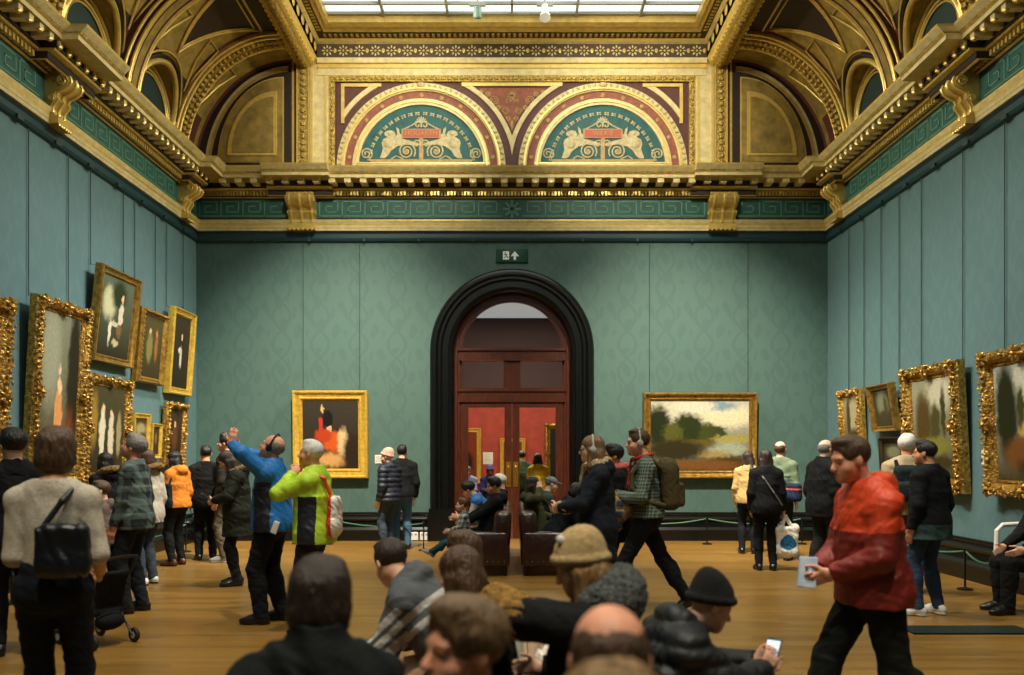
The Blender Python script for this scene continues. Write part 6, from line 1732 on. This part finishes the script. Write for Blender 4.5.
rt, F = person('ash haired woman with tan fur collar looking down left at the bottom of the photo', X(492, 1.8), 1.8, 108, dict(H=1.56, fem=True, pz=seat(BZ, 1.56), lean=4, head=(16, 4, 0), lh=(-.1, .3, .8), rh=(.1, .3, .8), **SITF), 'ruddy', ('thick', 'ash'), dict(m=cloth((34, 34, 30)), sit=True, th=.03), dict(m=DARKT), BS, [x_furfront(fur((186, 150, 88)))])
def x_patch(F, root, h, o, E):
    sdf_obj('white_label', [ell(o(-.052, .035, .135), (.012, .018, .022), F.Rh, k=.01)], .005, [M_CARD], root, F.s)
CROSS = dict(lf=(-.10, .28, BZ / .93 - .01, 40, 0), rf=(.12, .30, BZ / .93 - .01, -40, 0), lk=(-1, .4, .15), rk=(1, .4, .15))
gfur = fur((98, 104, 102))
rt, F = person('blonde woman in tan beanie and black coat with grey fur hood, arm stretched left', X(594, 3.0), 3.0, 60, dict(H=1.62, fem=True, g=1.12, pz=seat(BZ, 1.62), twist=24, lean=0, neckf=-.025, head=(0, -20, 0), lh=(-.10, .40, 1.10), le=(-1, .1, .1), rh=(.1, .3, .8), grip=(.4, .4), **CROSS), 'fair', ('long', 'blond', 1), dict(name='coat', m=cloth((20, 22, 24)), sit=True, th=.04), dict(m=DARKT), BS, [x_beanie(knit((206, 176, 122))), x_patch, x_furhood(gfur), x_cuffs(fur((186, 140, 62)), (0,), .092, .24)])
worn('fur_hood', 'grey fur hood bunched on the shoulders of the woman in the tan beanie', 'hood', rt, F, [('pelt', [ell(F.T(-.02, -.11, .56), (.17, .10, .12), F.Rt, k=.04), ell(F.T(-.09, -.05, .52), (.10, .12, .10), F.Rt, k=.05), ell(F.T(.09, -.05, .52), (.10, .12, .10), F.Rt, k=.05)], [gfur], dict(wr=.014, lam=.035))])
person('bald man with short brown fringe seated in front, back turned', X(612, 1.52), 1.52, -42, dict(H=1.62, g=1.1, pz=seat(BZ, 1.62), twist=40, head=(0, -8, 0), **SITF), 'ruddy', ('bald', 'brown'), dict(m=cloth((18, 20, 22)), sit=True, th=.034, collar=.07), dict(m=DARKT), BS)
person('person with tan curly hair at the very bottom of the photo, back turned', X(614, 1.14), 1.14, -60, dict(H=1.55, pz=seat(BZ, 1.55), twist=55, head=(0, -10, 0), g=1.0, **SITF), 'fair', ('curly', 'blond'), dict(m=cloth((30, 30, 30)), sit=True, th=.03), dict(m=DARKT), BS)
rt, F = person('person in black beanie and padded jacket looking at a lit phone', X(712, 3.1) - .31, 3.1, -82, dict(H=1.42, g=1.18, pz=seat(BZ, 1.42), lean=30, neckf=.03, head=(0, -16, 0), lh=(-.03, .64, .94), rh=(.05, .64, .92), le=(-.9, -.3, -.8), re=(.9, -.3, -.8), lhd=(.1, .5, .8), rhd=(-.1, .5, .8), grip=(.6, .7), **SITF), 'fair', None, dict(m=shiny((16, 20, 22)), sit=True, th=.045, puff=.014, hood=1.2, collar=.06), dict(m=BLACKC), BS, [x_beanie(knit((15, 15, 18)), 'pointy')])
phone('lit smartphone with pale blue screen in the hands of the person in black beanie', wpt(rt, F, (F.W[0] + F.W[1]) / 2 + _v((-.0, .06, .075))), (math.radians(-35), 0, math.radians(-42)), True, (16, 70, 78)).scale = (.82, .82, .82)
# crumpled white bag on the slats
root = empty('paper_bag', (.235, 4.2, .451)); tag(root, 'crumpled white paper bag lying on the slatted bench', 'bag')
sdf_obj('paper', [ell((0, 0, .07), (.11, .10, .07), k=.03), ell((.03, .02, .16), (.05, .05, .09), k=.05), ell((-.04, -.02, .09), (.08, .06, .05), k=.03), half((0, 0, -1), (0, 0, .001))], .008, [mat('white_paper', (224, 218, 206), .7)], root, wr=.016, lam=.09)

# ---------------------------------------------------------------- pushchair
root = empty('pushchair', (X(98, 6.8), 6.8, 0), math.radians(60)); root.scale = (.74, .74, .74); tag(root, 'dark folding pushchair beside the boy on the left', 'pushchair')
M_BUG = mat('dark_tube', (26, 28, 30), .4, .5)
for s in (-1, 1):
    mb = MB(); mb.tube([(s * .2, -.42, 1.0), (s * .21, -.34, .9), (s * .22, .05, .4), (s * .23, .34, .09)], .014, 8); mb.tube([(s * .22, -.3, .09), (s * .22, .0, .46), (s * .2, .12, .62)], .013, 8); mb.build('frame_tube', [M_BUG], root)
mb = MB(); mb.tube([(-.2, -.42, 1.0), (-.1, -.45, 1.02), (.1, -.45, 1.02), (.2, -.42, 1.0)], .018, 8); mb.build('handle', [M_BLACKPL], root)
sdf_obj('seat_fabric', [rbx((0, -.06, .40), (.18, .16, .035), rmat(0, 8, 0), r=.03, k=.04), rbx((0, -.22, .62), (.18, .035, .24), rmat(0, 18, 0), r=.03, k=.05), ell((0, -.22, .28), (.17, .12, .10), k=.03)], .012, [cloth((24, 26, 32))], root, wr=.008)
for s in (-1, 1):
    for y in (-.3, .34):
        mb = MB(); R = Matrix.Rotation(PI / 2, 3, 'Y'); mb.lathe([(.045, -.022), (.078, -.02), (.085, -.01), (.085, .01), (.078, .02), (.045, .022)], (s * .25, y, .086), 18, 0, R); mb.lathe([(.04, -.024), (.04, .024)], (s * .25, y, .086), 14, 1, R); mb.build('wheel', [mat('rubber', (22, 22, 22), .7), mat('grey_plastic', (170, 172, 170), .4)], root)
# ================================================================== camera, light
def spot(loc, tgt, e, ang, blend=.8, col=(1, .86, .66), r=.12):
    l = bpy.data.lights.new('spot_lamp', 'SPOT'); l.energy = e; l.spot_size = math.radians(ang); l.spot_blend = blend; l.color = col; l.shadow_soft_size = r
    o = bpy.data.objects.new('spot_lamp', l); o.location = loc
    o.rotation_euler = (Vector(tgt) - Vector(loc)).to_track_quat('-Z', 'Y').to_euler(); COL.objects.link(o)
WARM = (1, .88, .68)
for x in (-3.4, 3.5): spot((x * .6, 9.4, 9.2), (x, Y1, .7), 8500, 54, 1.0, WARM)
spot((-.5, 9.0, 9.2), (0, Y1, 2.0), 900, 46, 1.0, WARM)
for y in (9.8, 11.6, 13.4):
    spot((1.2, y - .8, 9.3), (-W, y, 1.6), 2200, 46, 1.0, (1, .95, .86))
for y in (9.2, 11.2, 13.2):
    spot((-1.2, y - .8, 9.3), (W, y, 1.4), 2000, 46, 1.0, (1, .93, .8))
# floor pools
for x, y in ((-2.8, 7.0), (3.0, 7.0), (-3.4, 11), (3.4, 11)):
    spot((x * .5, y - 2, 9.3), (x, y, .8), 2100, 56, 1.0, WARM)
for x in (-1.8, 1.6): spot((x, 1.0, 9.3), (x * .6, 3.2, 1.0), 1500, 60, 1.0, WARM)  # extra spots, no fixtures modelled, added to brighten the seated front row
# upper ornament: unseen spots added at beam height to brighten it
for s in (-1, 1):
    spot((s * 1.2, 9.0, 9.1), (s * 2.4, Y1, 7.7), 1650, 50, 1.0, WARM)
    for y in (8.5, 11.5, 13.8):
        spot((-s * 3.0, y - .6, 9.0), (s * 5.2, y, 7.9), 720, 70, 1.0, WARM)
# red gallery beyond
l = bpy.data.lights.new('far_lamp', 'AREA'); l.energy = 700; l.size = 4; l.color = (1, .85, .65)
o = bpy.data.objects.new('far_lamp', l); o.location = (0, 19.5, 5.6); COL.objects.link(o)

w = bpy.data.worlds.new('world'); SC.world = w; w.use_nodes = True
w.node_tree.nodes['Background'].inputs[0].default_value = (.5, .6, .7, 1); w.node_tree.nodes['Background'].inputs[1].default_value = .1

cd = bpy.data.cameras.new('camera'); cam = bpy.data.objects.new('camera', cd); COL.objects.link(cam)
cam.location = (0, 0, EYE); cam.rotation_euler = (PI / 2, 0, 0)
cd.sensor_fit = 'HORIZONTAL'; cd.sensor_width = 36; cd.lens = 36 * FPX / 1024
cd.shift_y = (HY - 337.5) / 1024; cd.shift_x = 0
cd.clip_start = .05
cd.dof.use_dof = True; cd.dof.focus_distance = 10.5; cd.dof.aperture_fstop = 1.7
SC.camera = cam
SC.view_settings.view_transform = 'Standard'
SC.view_settings.look = 'None'
SC.view_settings.gamma = 1.0
SC.view_settings.use_curve_mapping = False
SC.view_settings.exposure = 0.0
